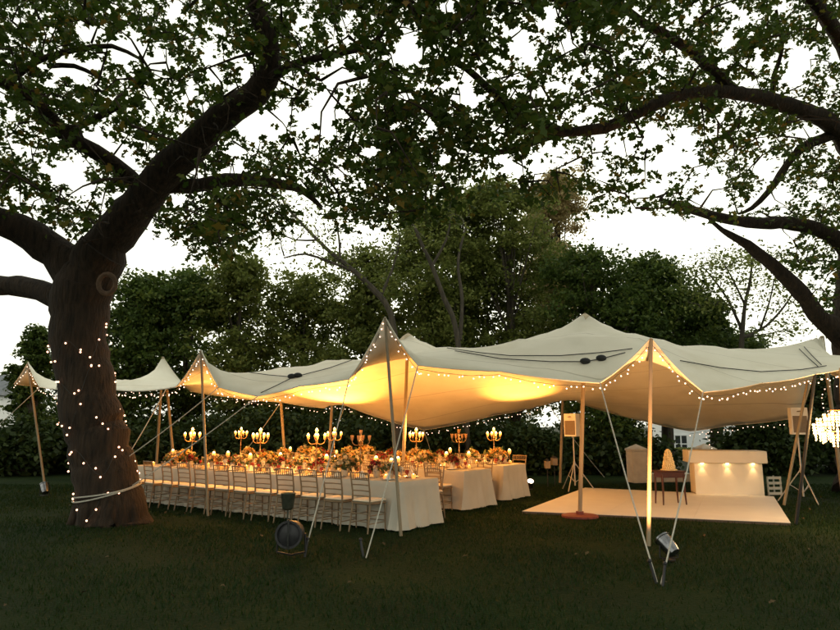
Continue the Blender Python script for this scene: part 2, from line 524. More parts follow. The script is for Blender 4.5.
TP = {(x, y): P(x, y, z * ZS) for k, x, y, z in TENT}
def edge_pts(a, b, ka, kb):
    L = np.linalg.norm(b - a)
    n = max(2, int(L / 0.22))
    out = []
    drop = 0.05 * L if 't' in (ka, kb) else 0.015 * L
    if L > 3: drop = 0.02 * L
    for i in range(n):
        t = i / n
        p = a * (1 - t) + b * t
        p = p - np.array((0, 0, drop * 4 * t * (1 - t)))
        out.append(p)
    return out
BND = []
SEG = {}
for i in range(len(OUT)):
    (ka, a), (kb, b) = OUT[i], OUT[(i + 1) % len(OUT)]
    e = edge_pts(a, b, ka, kb)
    SEG[i] = e + [b]
    BND += e
BND = np.array(BND)
CENTRE = [  # centre poles push the sheet up from inside
    P(585, 313, G(580, 517)[1]), P(408, 333, 14.6),
]
SPINE = [P(*q) for q in [(812, 339, 14.35), (801, 342.5, 14.1), (786, 346, 13.8), (765, 348.5, 13.6), (745, 349.5, 13.5)]]
RIDGE = [P(*q) for q in [(255, 373, 14.6), (300, 367, 14.4), (345, 360, 14.2), (448, 348, 13.6), (690, 346.5, 13.0), (728, 349.5, 13.4), (108, 379, 17.2), (145, 379, 16.6)]]
def point_in_poly(pts, poly):
    x, y = pts[:, 0], pts[:, 1]
    inside = np.zeros(len(pts), bool)
    j = len(poly) - 1
    for i in range(len(poly)):
        xi, yi, xj, yj = *poly[i][:2], *poly[j][:2]
        c = ((yi > y) != (yj > y)) & (x < (xj - xi) * (y - yi) / (yj - yi + 1e-12) + xi)
        inside ^= c
        j = i
    return inside
RINGS = {False: [(0.3, 0.19), (0.55, 0.31), (0.9, 0.43), (1.4, 0.55)], True: [(0.4, 0.22)]}
def build_tent():
    h = 0.24
    gx, gy = np.meshgrid(np.arange(-12, 12, h), np.arange(8, 21, h * 0.866))
    gx[1::2] += h / 2
    ip = np.stack([gx.ravel(), gy.ravel()], 1)
    ip = ip[point_in_poly(ip, BND)]
    d = np.min(np.linalg.norm(ip[:, None, :] - BND[None, :, :2], axis=2), axis=1)
    ip = ip[d > 0.12]
    fix = []
    for c in CENTRE:
        dd = np.linalg.norm(ip - c[:2], axis=1)
        ip = ip[dd > 0.16]
        for rr_, dr in RINGS[len(fix) > 0]:
            dd = np.linalg.norm(ip - c[:2], axis=1)
            ip = ip[np.abs(dd - rr_) > 0.07]
            fix += [(c[0] + rr_ * math.cos(a), c[1] + rr_ * math.sin(a), c[2] - dr * (1.0 if math.sin(a) > -0.3 else 1.18)) for a in np.linspace(0, 2 * math.pi, int(rr_ * 20) + 6)[:-1]]
        fix += [(c[0], c[1], c[2])] + [(c[0] + 0.11 * math.cos(a), c[1] + 0.11 * math.sin(a), c[2] - 0.07) for a in np.linspace(0, 2 * math.pi, 7)[:-1]]
    for q in RIDGE:
        ip = ip[np.linalg.norm(ip - q[:2], axis=1) > 0.1]
        fix.append(tuple(q))
        ip = ip[np.abs(np.linalg.norm(ip - q[:2], axis=1) - 0.5) > 0.09]
        fix += [(q[0] + 0.5 * math.cos(a), q[1] + 0.5 * math.sin(a), q[2] - 0.035) for a in np.linspace(0, 2 * math.pi, 9)[:-1]]
    spine = [TP[(822, 336)]] + SPINE
    for a_, b_ in zip(spine[:-1], spine[1:]):          # the taut fold that runs from the far right tip into the sheet
        for t in np.linspace(0, 1, 5)[1:]:
            q = a_ * (1 - t) + b_ * t
            ip = ip[np.linalg.norm(ip - q[:2], axis=1) > 0.12]
            fix.append(tuple(q))
    nb = len(BND)
    fixa = np.array(fix)
    allp = np.vstack([BND[:, :2], fixa[:, :2], ip])
    edges = [(i, (i + 1) % nb) for i in range(nb)]
    v2, e2, f2, ov, oe, of = delaunay_2d_cdt([Vector(p) for p in allp], edges, [], 1, 1e-5)
    n = len(v2)
    zf = np.full(n, np.nan)
    for i in range(n):
        for o in ov[i]:
            if o < nb: zf[i] = BND[o][2]
            elif o < nb + len(fixa): zf[i] = fixa[o - nb][2]
    nbr = [set() for _ in range(n)]
    for f in f2:
        for a in range(len(f)):
            p, q = f[a], f[(a + 1) % len(f)]
            nbr[p].add(q); nbr[q].add(p)
    # membrane tension plus a little bending stiffness, so the cloth stays smooth between its supports
    free = np.array([np.isnan(zf[i]) and len(nbr[i]) > 0 for i in range(n)])
    Lp = np.zeros((n, n))
    for i in range(n):
        Lp[i, i] = len(nbr[i])
        for q in nbr[i]: Lp[i, q] = -1
    Lf = Lp[free]
    K = Lp[np.ix_(free, free)] + 0.03 * (Lf[:, free].T @ Lf[:, free])
    z = np.where(np.isnan(zf), 2.5, zf)
    zk = z.copy(); zk[free] = 0
    rhs2 = -(Lp[free][:, ~free] @ z[~free]) - 0.03 * (Lf[:, free].T @ (Lf[:, ~free] @ z[~free]))
    z[free] = np.linalg.solve(K, rhs2)
    V = np.array([(v2[i][0], v2[i][1], z[i]) for i in range(n)])
    return V, [tuple(f) for f in f2]
TV, TF = build_tent()
def tent_mesh(parent):
    # a sheet with real thickness: upper and lower skins stitched along the hem
    n = len(TV)
    nr = np.zeros_like(TV)
    F2 = []
    for f in TF:
        a, b, c = TV[f[0]], TV[f[1]], TV[f[2]]
        k = np.cross(b - a, c - a)
        if k[2] < 0: f = f[::-1]; k = -k
        F2.append(f)
        for i in f: nr[i] += k
    nr /= np.linalg.norm(nr, axis=1)[:, None] + 1e-9
    th = 0.006
    vs = np.vstack([TV, TV - nr * th])
    fs = list(F2) + [tuple(i + n for i in f[::-1]) for f in F2]
    cnt = {}
    for f in F2:
        for a in range(len(f)):
            p, q = f[a], f[(a + 1) % len(f)]
            cnt[(p, q)] = 1
    hem = []
    for (p, q) in cnt:
        if (q, p) not in cnt:
            fs.append((q, p, p + n, q + n)); hem.append((p, q))
    mb = MB(); mb.add(vs, fs)
    o = mb.build('fabric', M['fabric'], parent, smooth=False)
    o.data.polygons.foreach_set('use_smooth', [True] * len(o.data.polygons))
    hb = MB()
    for p, q in hem:
        hb.tube([TV[p], TV[q]], 0.012, 5, cap=False)
    hb.build('hem', M['fabric'], parent)
    for tip, rad_ in [(q, 0.30) for k, q in OUT if k == 't'] + [(q, 0.22) for q in CENTRE]:
        near = np.linalg.norm(TV - tip, axis=1) < rad_ + 0.05
        ids = [f for f in F2 if near[list(f)].all()]
        if len(ids) < 3: continue
        use = sorted({i for f in ids for i in f}); mp_ = {v: i for i, v in enumerate(use)}
        pm = MB(); pm.add(list(TV[use] + nr[use] * 0.004) + list(TV[use] - nr[use] * (th + 0.004)), [tuple(mp_[i] for i in f) for f in ids] + [tuple(mp_[i] + len(use) for i in f[::-1]) for f in ids])
        pm.build('peak_patch', M['patch'], parent)
    return o
BVH = BVHTree.FromPolygons([Vector(v) for v in TV], TF)
def hit(px, py, first=True):
    d = Vector(ray(px, py)).normalized()
    o = Vector((0, 0, EYE))
    loc, nrm, _, dist = BVH.ray_cast(o, d)
    return None if loc is None else np.array(loc)
tent = thing('stretch_tent', 'cream stretch tent with pointed peaks, glowing orange underneath', 'tent')
tent_mesh(tent)
def roof_z(x, y):
    loc, *_ = BVH.ray_cast(Vector((x, y, 10)), Vector((0, 0, -1)))
    return loc[2] if loc else 2.6
POLE_LINES = [  # foot pixel, top tip (3D)
    (G(45, 488), TP[(28, 362)], 0.03),
    (G(208, 516), TP[(201, 350)], 0.025), (G(401, 536), TP[(385, 317)], 0.026), (G(648.5, 546), TP[(651, 338)], 0.029),
    (G(796, 524), TP[(815, 374)], 0.028), (G(784, 505), P(808, 379, 13.6), 0.03),
    (np.append(G(580, 517)[:2], 0.04), CENTRE[0], 0.038), (np.append(CENTRE[1][:2] + np.array((-0.12, 0)), 0), CENTRE[1], 0.04),
]
for foot, tip, r in POLE_LINES:
    mb = MB(); tip = np.array(tip) - np.array((0, 0, 0.01)); mb.tube([foot, foot * 0.5 + tip * 0.5, tip], [r, r, r * 0.9], 10)
    mb.build('pole', M['black'] if abs(foot[0] - G(796, 524)[0]) < 0.01 else M['pole'], tent)
def back_pole(fx, fy, tip, r=0.04):
    base = P(fx, fy, tip[1] + 0.15); d = base - tip
    foot = tip + d * (tip[2] / (tip[2] - base[2]))
    mb = MB(); mb.tube([foot, tip - np.array((0, 0, 0.01))], r, 8); mb.build('pole', M['pole'], tent)
back_pole(284, 446, TP[(281, 402)]); back_pole(173, 453, P(167, 389, 18.4)); back_pole(329, 456, TP[(332, 402)]); back_pole(560, 487, TP[(563, 391)])
mbp = MB(); mbp.tube([np.append(TP[(163, 357)][:2] + np.array((-0.3, 0.8)), 0), TP[(163, 357)]], 0.04, 8); mbp.build('pole', M['pole'], tent)
mbp = MB(); mbp.tube([np.append(TP[(822, 336)][:2] + np.array((0.05, -0.1)), 0), TP[(822, 336)]], 0.045, 8); mbp.build('pole', M['pole'], tent)
# foot plate of the centre pole
mb = MB(); mb.lathe([(0.33, 0.0), (0.33, 0.035), (0.29, 0.045), (0.07, 0.05), (0.07, 0.10)], 20, (*G(580, 517)[:2], 0.0))
mb.build('foot_plate', M['redbase'], tent)
TRUNK_TIE = P(127, 457, 11.62)
ROPES = [
    (TP[(349, 379)], G(304.5, 554)), (TP[(418, 365)], G(366, 558)), (TP[(600, 383)], G(657, 582)), (TP[(703, 392)], G(661, 584)),
    (P(166, 389, 13.4), TRUNK_TIE), (TP[(219, 387)], TRUNK_TIE + np.array((0.02, 0.0, 0.0))), (TP[(258, 396)], P(130, 487, 11.55)),
    (TP[(40, 387)], G(-70, 480)), (TP[(548, 404)], P(604, 470, 21.5) * np.array((1, 1, 0))), (TP[(281, 402)], P(225, 470, 21.5) * np.array((1, 1, 0))),
    (TP[(345, 405)], P(318, 470, 21.0) * np.array((1, 1, 0))), (TP[(424, 430)], P(440, 470, 21.0) * np.array((1, 1, 0))),
]
for a, b in ROPES:
    mb = MB(); a, b = np.asarray(a, float), np.asarray(b, float)
    sag = 0.015 * np.linalg.norm(a - b)
    mb.tube([a * (1 - t) + b * t - np.array((0, 0, sag * 4 * t * (1 - t))) for t in np.linspace(0, 1, 9)], 0.0095, 6)
    mb.build('guy_rope', M['rope'], tent)
for i, (px, py, lean) in enumerate([(304.5, 556, 0.1), (364, 557, -0.2), (657, 582, -0.2), (662, 585, 0.25)]):
    g = G(px, py); mb = MB()
    mb.tube([g + np.array((0, 0, -0.05)), g + np.array((lean * 0.25, 0.05, 0.2))], 0.016, 8)
    mb.ball(g + np.array((lean * 0.25, 0.05, 0.205)), 0.024, 8, 5)
    mb.build('peg', M['black'], tent)

# black cables lying over the sheet
def draped(pix, name, label, knots=()):
    pts = []
    dense = []
    for a, b in zip(pix[:-1], pix[1:]):
        for t in np.linspace(0, 1, 7)[:-1]:
            dense.append((a[0] * (1 - t) + b[0] * t, a[1] * (1 - t) + b[1] * t))
    dense.append(pix[-1])
    for q in dense:
        h = hit(*q)
        if h is None: continue
        if pts and abs(h[1] - pts[-1][1]) > 1.2: continue
        pts.append(h + np.array((0, -0.012, 0.022)))
    if len(pts) < 3: return
    o = MB().tube(pts, 0.0085, 6)
    ob = o.build(name, M['cable']); tag(ob, label, 'cable', 'black cables over the tent')
    for k in knots:
        h = hit(*k)
        if h is not None:
            q = h + np.array((0, -0.02, 0.03))
            MB().ball(q, 0.075, 10, 6, (1.15, 0.8, 0.7)).build('connector', M['cable'], ob)
draped([(240, 372), (268, 376), (290, 378), (299, 377), (330, 369), (352, 361)], 'power_cable', 'thin black cable with two plugs crossing the sheet between the left and middle peaks', [(292, 378), (298, 377)])
draped([(261, 394), (276, 387), (290, 380)], 'power_cable', 'short black cable running up from the low corner left of the middle peak')
draped([(447, 349), (480, 354), (510, 357), (560, 357), (600, 354), (632, 350)], 'power_cable', 'upper of two long black cables sagging over the sheet in front of the highest peak')
draped([(455, 352), (500, 360), (550, 363), (585, 363), (602, 360), (625, 354)], 'power_cable', 'lower of two long black cables over the tent, with two plugs on it', [(585, 363), (601, 360)])
draped([(680, 362), (720, 369), (760, 373), (800, 371), (826, 367)], 'power_cable', 'long black cable sagging over the right hand end of the tent sheet')
draped([(799, 350), (808, 359), (818, 368)], 'power_cable', 'left of two short black straps at the far right tent corner')
draped([(804, 348), (812, 357), (821, 366)], 'power_cable', 'right of two short black straps at the far right tent corner')

# ================================================================== STRING LIGHTS
bulb_me = MB().ball((0, 0, 0), 0.0115, 8, 6).build('bulb', M['bulb'])
BULB = bulb_me.data; bpy.data.objects.remove(bulb_me)
tb = MB().ball((0, 0, 0), 0.0165, 8, 6).build('bulb', M['treebulb'])
TBULB = tb.data; bpy.data.objects.remove(tb)
def string_light(segs, label, spacing=0.12, drop=0.05, flip=False):
    pts = []
    for s in segs:
        for p in SEG[s]: pts.append(np.array(p) - np.array((0, 0, drop)))
    root = thing('string_light', label, 'string light', group='fairy lights along the tent hem')
    # resample
    d = [0]
    for a, b in zip(pts[:-1], pts[1:]): d.append(d[-1] + np.linalg.norm(b - a))
    d = np.array(d); pa = np.array(pts)
    n = max(3, min(98, int(d[-1] / spacing)))
    ss = np.clip(np.linspace(0, d[-1], n) + rng.normal(size=n) * spacing * 0.3, 0, d[-1]); ss.sort()
    q = np.stack([np.interp(ss, d, pa[:, k]) for k in range(3)], 1)
    sag = 0.03 * np.abs(np.sin(ss * 2.4))
    q[:, 2] -= sag + rng.uniform(0, 0.01, n)
    q[:, 1] += 0.03
    MB().tube(list(q), 0.004, 5).build('wire', M['wire'], root)
    for p in q:
        b = bpy.data.objects.new('bulb', BULB); COL.objects.link(b); b.parent = root
        b.location = p + np.array((rng.normal() * 0.015, rng.normal() * 0.012 - 0.012, -0.012 - rng.uniform(0, 0.06)))
string_light([0, 1], 'fairy lights round the small gable at the far left corner of the tent', 0.1)
string_light([2, 3], 'fairy lights along the tent hem behind the thick oak trunk', 0.12)
string_light([4, 5], 'fairy lights edging the left orange gable', 0.085)
string_light([6], 'short fairy light run just right of the left gable', 0.1)
string_light([7, 8], 'fairy lights along the hem from low corner up to the middle gable', 0.11)
string_light([9, 10], 'fairy lights edging the tall middle gable', 0.085)
string_light([11, 12], 'fairy lights along the front hem between the middle and right gables', 0.1)
string_light([13, 14], 'fairy lights edging the right front gable', 0.085)
string_light([15, 16, 17], 'fairy lights along the hem right of the right front gable', 0.1)
string_light([23, 24], 'fairy lights along the back hem above the white bar', 0.13)
string_light([29, 30], 'fairy lights on the back hem above the second and third tables', 0.12)
string_light([31, 32], 'fairy lights on the back hem behind the middle gable pole', 0.13)
string_light([33, 34, 35], 'fairy lights on the back hem around the far poles', 0.13)
string_light([36, 37], 'fairy lights on the back hem seen under the left gable', 0.15)
string_light([40], 'fairy lights on the far left back hem', 0.15)
# ring of lights round the opening beside the chandelier, and the loose tail behind the bar
def free_string(pts, label, spacing):
    root = thing('string_light', label, 'string light', group='fairy lights along the tent hem')
    pts, _ = spline(pts, [1] * len(pts), 0.05)
    MB().tube(pts, 0.004, 5).build('wire', M['wire'], root)
    acc = 0
    for a, b in zip(pts[:-1], pts[1:]):
        acc += np.linalg.norm(b - a)
        if acc > spacing:
            acc = 0
            o = bpy.data.objects.new('bulb', BULB); COL.objects.link(o); o.parent = root
            o.location = b + rng.normal(size=3) * 0.015
free_string([P(842, 386, 13.6), P(830, 386, 13.7), P(823, 394, 13.8), P(822, 406, 13.9), P(828, 412, 13.9), P(846, 414, 13.9)], 'loop of fairy lights round the dark opening above the chandelier', 0.07)
free_string([P(705, 431, 19.0), P(706, 436, 18.9), P(709, 441, 18.8), P(711, 449, 18.7)], 'loose tail of fairy lights hanging down behind the bar', 0.09)

# ================================================================== TREES
LAST_R = []; LIMB_R = {}
def limb(mb, spec, sides=12, step=0.22, rough=0.05):
    pts, rad = [], []
    for px, py, Z, rp in spec:
        pts.append(P(px, py, Z)); rad.append(rp / F * Z)
    pts, rad = spline(pts, rad, step)
    rad = [r * (1 + rough * rng.normal()) for r in rad]
    pts = [p + rng.normal(size=3) * r * 0.04 for p, r in zip(pts, rad)]
    mb.tube(pts, rad, sides)
    LAST_R.extend(rad)
    return pts
GAPS = [  # open sky between the leaves
    (125, 50, 20, 14), (160, 63, 14, 10), (90, 35, 13, 8), (75, 68, 26, 11), (97, 142, 13, 12), (70, 175, 16, 14), (175, 8, 10, 8), (252, 127, 17, 12),
    (181, 128, 5, 5), (130, 163, 8, 8), (178, 200, 8, 6), (190, 93, 5, 10), (246, 75, 6, 8), (212, 72, 8, 9), (84, 188, 13, 8), (63, 240, 6, 11), (122, 200, 10, 13),
    (408, 48, 14, 20), (338, 75, 13, 14), (325, 112, 14, 26), (468, 98, 12, 12), (522, 45, 12, 20), (447, 5, 10, 8), (550, 15, 8, 14), (512, 172, 10, 9),
    (542, 173, 14, 12), (370, 152, 9, 6), (443, 158, 5, 7), (406, 98, 8, 5), (470, 187, 8, 8), (305, 204, 15, 8), (283, 115, 7, 20), (565, 45, 8, 10),
    (727, 38, 7, 8), (723, 64, 6, 5), (760, 60, 6, 8), (797, 65, 11, 20), (740, 15, 5, 4), (777, 7, 4, 6), (835, 52, 5, 6), (652, 137, 14, 11), (685, 140, 10, 13),
    (627, 148, 10, 10), (672, 160, 24, 12), (762, 168, 13, 11), (717, 185, 8, 14), (720, 203, 10, 6), (767, 200, 12, 8), (578, 202, 11, 10), (807, 130, 8, 4),
    (610, 30, 5, 6), (594, 71, 7, 4), (578, 120, 6, 6), (600, 143, 6, 8), (823, 183, 4, 5), (640, 232, 46, 20), (724, 270, 24, 34), (778, 236, 16, 9), (345, 20, 6, 5),
    (300, 20, 5, 7), (235, 150, 7, 6), (395, 125, 6, 6), (15, 20, 6, 4), (30, 150, 6, 5), (12, 190, 6, 5), (500, 130, 6, 5), (430, 125, 5, 6), (220, 30, 6, 4),
    (150, 105, 6, 5), (35, 200, 9, 5), (690, 20, 5, 4), (650, 60, 5, 4), (820, 25, 4, 4), (700, 200, 10, 7), (540, 90, 5, 5), (605, 175, 6, 6),
    (155, 262, 36, 26), (25, 265, 40, 26), (310, 262, 20, 26), (262, 255, 7, 9), (20, 320, 30, 40), (650, 190, 9, 6), (560, 150, 5, 4),
]
GA = np.array(GAPS, float)
BOT_X = [-80, 0, 60, 85, 110, 150, 180, 215, 240, 270, 300, 340, 400, 460, 520, 560, 590, 620, 650, 690, 720, 760, 795, 840, 950]
BOT_Y = [225, 210, 235, 250, 240, 225, 250, 262, 245, 235, 212, 225, 218, 208, 188, 205, 232, 246, 228, 225, 225, 222, 260, 330, 340]
def in_gap(px, py, shrink=1.0):
    g = np.zeros(len(px), bool)
    wob = 1.1 + 0.45 * np.sin(px * 0.23 + 1.9 * np.sin(py * 0.13)) + 0.42 * np.sin(py * 0.37 + 1.3 * np.sin(px * 0.13)) + 0.18 * np.sin((px + py) * 0.71)
    for cx, cy, rx, ry in GA:
        g |= wob * ((px - cx) / (rx * shrink)) ** 2 + wob * ((py - cy) / (ry * shrink)) ** 2 < 1
    return g
def big_crown(root, limb_pts, x0, x1, zfun, n_view, n_more, more_box, leaf, per, name_tint):
    # sprays of leaves where the crown is dense; the rest of the crown (overhead, beside, behind the viewer) carries on the same way
    px = rng.uniform(x0, x1, n_view * 3); py = rng.uniform(-60, 330, n_view * 3)
    if x0 < 0: px[:60] = rng.uniform(175, 300, 60); py[:60] = rng.uniform(200, 262, 60)
    lim = np.interp(px, BOT_X, BOT_Y)
    ok = (py < lim) & ~in_gap(px, py, 1.22)
    px, py = px[ok][:n_view], py[ok][:n_view]
    Z = zfun(px, py)
    spray = np.array([P(a, b, c) for a, b, c in zip(px, py, Z)])
    lo, hi = more_box
    ex = rng.uniform(lo, hi, (n_more * 4, 3))
    qx, qy, qf = proj(ex)
    seen = (qf > 0.5) & (qx > -60) & (qx < 900) & (qy > -60)
    ex = ex[~seen][:n_more]
    allc = np.vstack([spray, ex])
    mb = MB()
    attach_twigs(mb, limb_pts, allc)
    mb.build('twigs', M['bark'], root)
    k = per
    ros = np.repeat(allc, 6, axis=0) + rng.normal(size=(len(allc) * 6, 3)) * np.array((0.18, 0.18, 0.11))
    pts = np.repeat(ros, k // 6, axis=0) + rng.normal(size=(len(ros) * (k // 6), 3)) * np.array((0.055, 0.055, 0.04))
    qx, qy, qf = proj(pts)
    vis = (qf > 0.5) & (qx > -20) & (qx < 860) & (qy > -20)
    bad = vis & (in_gap(qx, qy, 1.02) | (qy > np.interp(qx, BOT_X, BOT_Y) + 14))
    bad |= np.linalg.norm(pts - np.array((0, 0, EYE)), axis=1) < 3.2
    # the lowest limbs carry no leaves on their undersides
    lp = np.array(limb_pts); lx, ly, lf = proj(lp)
    for cx, cy, cf, cr_ in zip(lx, ly, lf, LIMB_R[id(root)]):
        if cr_ * F / cf > 4.5:
            bad |= ((qx - cx) ** 2 + (qy - cy) ** 2 < (cr_ * F / cf * 1.1) ** 2) & (qf < cf + 0.3) & (rng.uniform(size=len(qx)) < 0.8)
    pts = pts[~bad]
    return leaves('crown', pts, leaf, M['oak'], root, LEAF, 0.5, width=1.05)

# --- the big oak on the left
oak = thing('oak_tree', 'old oak with thick leaning trunk wound with fairy lights at left', 'tree', tuple(G(111, 522)), group='two old oaks spreading over the tent')
OB = np.array(oak.location)
def local(o, root):
    o.matrix_parent_inverse = Matrix.Translation(root.location).inverted()
LAST_R.clear(); mb = MB(); LP = []
TZ = 11.7
LP += limb(mb, [(112, 531, TZ, 38), (112, 521, TZ, 34), (109, 500, TZ, 29), (100, 450, TZ, 28), (92, 420, TZ, 27.5), (84, 375, TZ, 26), (78, 330, TZ, 26.5), (80, 300, TZ, 29), (88, 275, TZ, 27), (103, 250, TZ - .1, 24)], 20, 0.15, 0.025)
LP += limb(mb, [(86, 288, TZ, 26), (108, 243, TZ, 23), (138, 207, TZ - .2, 19.5), (165, 172, TZ - .5, 18), (192, 148, TZ - .8, 17), (222, 116, TZ - 1.1, 15.5), (256, 92, TZ - 1.4, 14), (272, 62, TZ - 1.7, 12), (262, 22, TZ - 2, 10), (243, -25, TZ - 2.4, 9), (220, -90, TZ - 3, 7)], 16)
LP += limb(mb, [(84, 288, TZ, 24), (66, 262, TZ, 20), (45, 246, TZ - .1, 17.5), (18, 228, TZ - .3, 16), (-20, 214, TZ - .6, 14), (-90, 170, TZ - 1, 11), (-170, 130, TZ - 1.4, 8)], 14)
LP += limb(mb, [(80, 312, TZ, 20), (62, 300, TZ, 13), (40, 290, TZ + .2, 11), (18, 286, TZ + .4, 10.5), (-25, 281, TZ + .7, 10), (-110, 250, TZ + 1.2, 8)], 12)
LP += limb(mb, [(145, 200, TZ - .2, 12), (128, 175, TZ - .4, 9), (95, 152, TZ - .8, 8), (65, 133, TZ - 1.2, 8), (42, 107, TZ - 1.6, 7), (8, 84, TZ - 2, 6), (-50, 50, TZ - 2.6, 5)], 10)
LP += limb(mb, [(66, 132, TZ - 1.2, 5), (88, 122, TZ - 1.3, 4), (112, 110, TZ - 1.5, 3), (132, 100, TZ - 1.7, 2)], 8)
LP += limb(mb, [(160, 185, TZ - .4, 11), (190, 186, TZ - .2, 8), (238, 180, TZ + .2, 7), (280, 184, TZ + .6, 5.5), (305, 192, TZ + .9, 4), (322, 208, TZ + 1.1, 2)], 10)
LP += limb(mb, [(8, 84, TZ - 2, 4), (35, 62, TZ - 2.1, 3.4), (75, 50, TZ - 2.2, 3), (112, 46, TZ - 2.3, 2.5), (142, 60, TZ - 2.4, 1.6)], 8)
LP += limb(mb, [(48, 66, TZ - 2.1, 3), (74, 66, TZ - 2.1, 2.6), (97, 76, TZ - 2.1, 2)], 8)
LP += limb(mb, [(270, 65, TZ - 1.7, 8), (268, 30, TZ - 1.9, 6), (252, -8, TZ - 2.4, 5), (255, -80, TZ - 3.2, 4)], 10)
LP += limb(mb, [(268, 80, TZ - 1.6, 7), (290, 66, TZ - 1.9, 5), (318, 58, TZ - 2.1, 4.2), (345, 52, TZ - 2.3, 3.8), (368, 46, TZ - 2.5, 3.2), (384, 30, TZ - 2.7, 2.6), (400, 0, TZ - 3, 2)], 8)
LP += limb(mb, [(222, -85, TZ - 3, 7), (260, -260, TZ - 5, 6), (300, -700, TZ - 7.5, 5)], 8)
for ang, ln in [(3.5, .2), (4.3, .12), (5.1, .16), (5.9, .22)]:
    c0 = P(110, 512, TZ); d_ = np.array((math.cos(ang), math.sin(ang), 0))
    mb.tube([c0 + d_ * 0.22 + np.array((0, 0, 0.42)), c0 + d_ * 0.46 + np.array((0, 0, 0.02)), c0 + d_ * (0.46 + ln * 0.5) - np.array((0, 0, 0.17)), c0 + d_ * (0.5 + ln) - np.array((0, 0, 0.30))], [0.24, 0.17, 0.10, 0.05], 10)
    LAST_R.extend([])
LIMB_R[id(oak)] = list(LAST_R)
o = mb.build('trunk', M['bark'], oak); local(o, oak)
mbk = MB()
c = P(107, 284, TZ - 0.52)
ring = [c + np.array((0.15 * math.cos(a), -0.02 * math.sin(a) , 0.17 * math.sin(a))) for a in np.linspace(0, 2 * math.pi, 17)]
mbk.tube(ring, 0.045, 8, cap=False)
o = mbk.build('branch_scar', M['scar'], oak); local(o, oak)
def zl(px, py):
    return np.clip(rng.normal(10.2, 1.6, len(px)) - 0.0035 * (200 - py), 6.5, 14)
cr = big_crown(oak, LP, -70, 425, zl, 860, 480, ((-13, 1, 6.0), (-0.5, 12, 10.5)), 0.106, 36, 'oak')
for ch in bpy.data.objects:
    if ch.parent is oak and ch.name.split('.')[0] in ('twigs', 'crown'): local(ch, oak)

# --- the oak at the right edge
oak2 = thing('oak_tree', 'old oak at the right edge whose dark limbs arch over the tent', 'tree', tuple(P(872, 425, 16.4) * np.array((1, 1, 0))), group='two old oaks spreading over the tent')
LAST_R.clear(); mb = MB(); LQ = []
b0 = P(872, 425, 16.4); b0[2] = -0.05
RZ = 16.4
LQ += limb(mb, [(874, 492, RZ, 36), (872, 470, RZ, 30), (868, 420, RZ, 27), (864, 370, RZ, 26), (861, 320, RZ, 26), (862, 270, RZ, 23), (870, 210, RZ - .6, 20), (884, 140, RZ - 1.4, 17), (902, 40, RZ - 2.6, 14)], 18, 0.2, 0.03)
LQ += limb(mb, [(862, 350, RZ, 18), (838, 331, RZ - .2, 12), (816, 314, RZ - .4, 9), (801, 292, RZ - .6, 8), (778, 270, RZ - .8, 6.8), (757, 252, RZ - 1, 5.5), (738, 239, RZ - 1.2, 4.0), (722, 230, RZ - 1.4, 2.8), (706, 216, RZ - 1.6, 1.2)], 12)
LQ += limb(mb, [(862, 262, RZ, 13), (832, 236, RZ - .5, 8), (795, 224, RZ - .9, 7.5), (748, 222, RZ - 1.4, 6), (705, 214, RZ - 1.8, 4.5), (660, 200, RZ - 2.2, 3)], 12)
LQ += limb(mb, [(874, 200, RZ - .6, 16), (840, 132, RZ - 2.2, 10), (780, 103, RZ - 3.6, 8.5), (735, 93, RZ - 4.6, 7.5), (703, 92, RZ - 5.2, 7), (670, 98, RZ - 5.6, 7.5), (637, 113, RZ - 6, 6.5), (603, 128, RZ - 6.3, 6), (560, 131, RZ - 6.6, 5), (535, 118, RZ - 6.8, 4.5), (507, 103, RZ - 7, 4.5), (487, 87, RZ - 7.1, 4), (465, 67, RZ - 7.2, 3.5), (440, 58, RZ - 7.3, 2.5)], 12)
LQ += limb(mb, [(575, 131, RZ - 6.5, 4.5), (545, 138, RZ - 6.3, 4), (520, 148, RZ - 6.1, 3.5), (492, 153, RZ - 6, 3), (462, 148, RZ - 5.9, 2)], 8)
LQ += limb(mb, [(840, 132, RZ - 2.2, 6), (800, 150, RZ - 2.4, 4.5), (770, 190, RZ - 2.2, 3.4), (752, 208, RZ - 2, 2.4), (738, 214, RZ - 1.9, 1.2)], 8)
LQ += limb(mb, [(735, 93, RZ - 4.6, 7), (690, 50, RZ - 5.4, 5.5), (640, 20, RZ - 6.2, 4.5), (590, -20, RZ - 7, 4)], 8)
LQ += limb(mb, [(884, 140, RZ - 1.4, 12), (840, 40, RZ - 3.6, 8), (780, -40, RZ - 5.6, 9), (680, -160, RZ - 8, 7), (560, -420, RZ - 10.5, 6)], 10)
LQ += limb(mb, [(772, 105, RZ - 3.8, 3), (774, 75, RZ - 4, 2.6), (782, 50, RZ - 4.2, 2.2), (776, 10, RZ - 4.4, 1.8)], 8)
LIMB_R[id(oak2)] = list(LAST_R)
o = mb.build('trunk', M['bark'], oak2); local(o, oak2)
def zr(px, py):
    m = np.interp(px, [380, 560, 700, 800, 900], [9.4, 9.8, 11.2, 13.4, 14.6]) + np.interp(py, [0, 150, 330], [-1.2, 0, 1.4])
    return np.clip(rng.normal(m, 1.4), 6.2, 17.5)
cr2 = big_crown(oak2, LQ, 372, 900, zr, 1120, 480, ((0.5, 1, 6.0), (14, 14, 11.0)), 0.106, 36, 'oak')
for ch in bpy.data.objects:
    if ch.parent is oak2 and ch.name.split('.')[0] in ('twigs', 'crown'): local(ch, oak2)

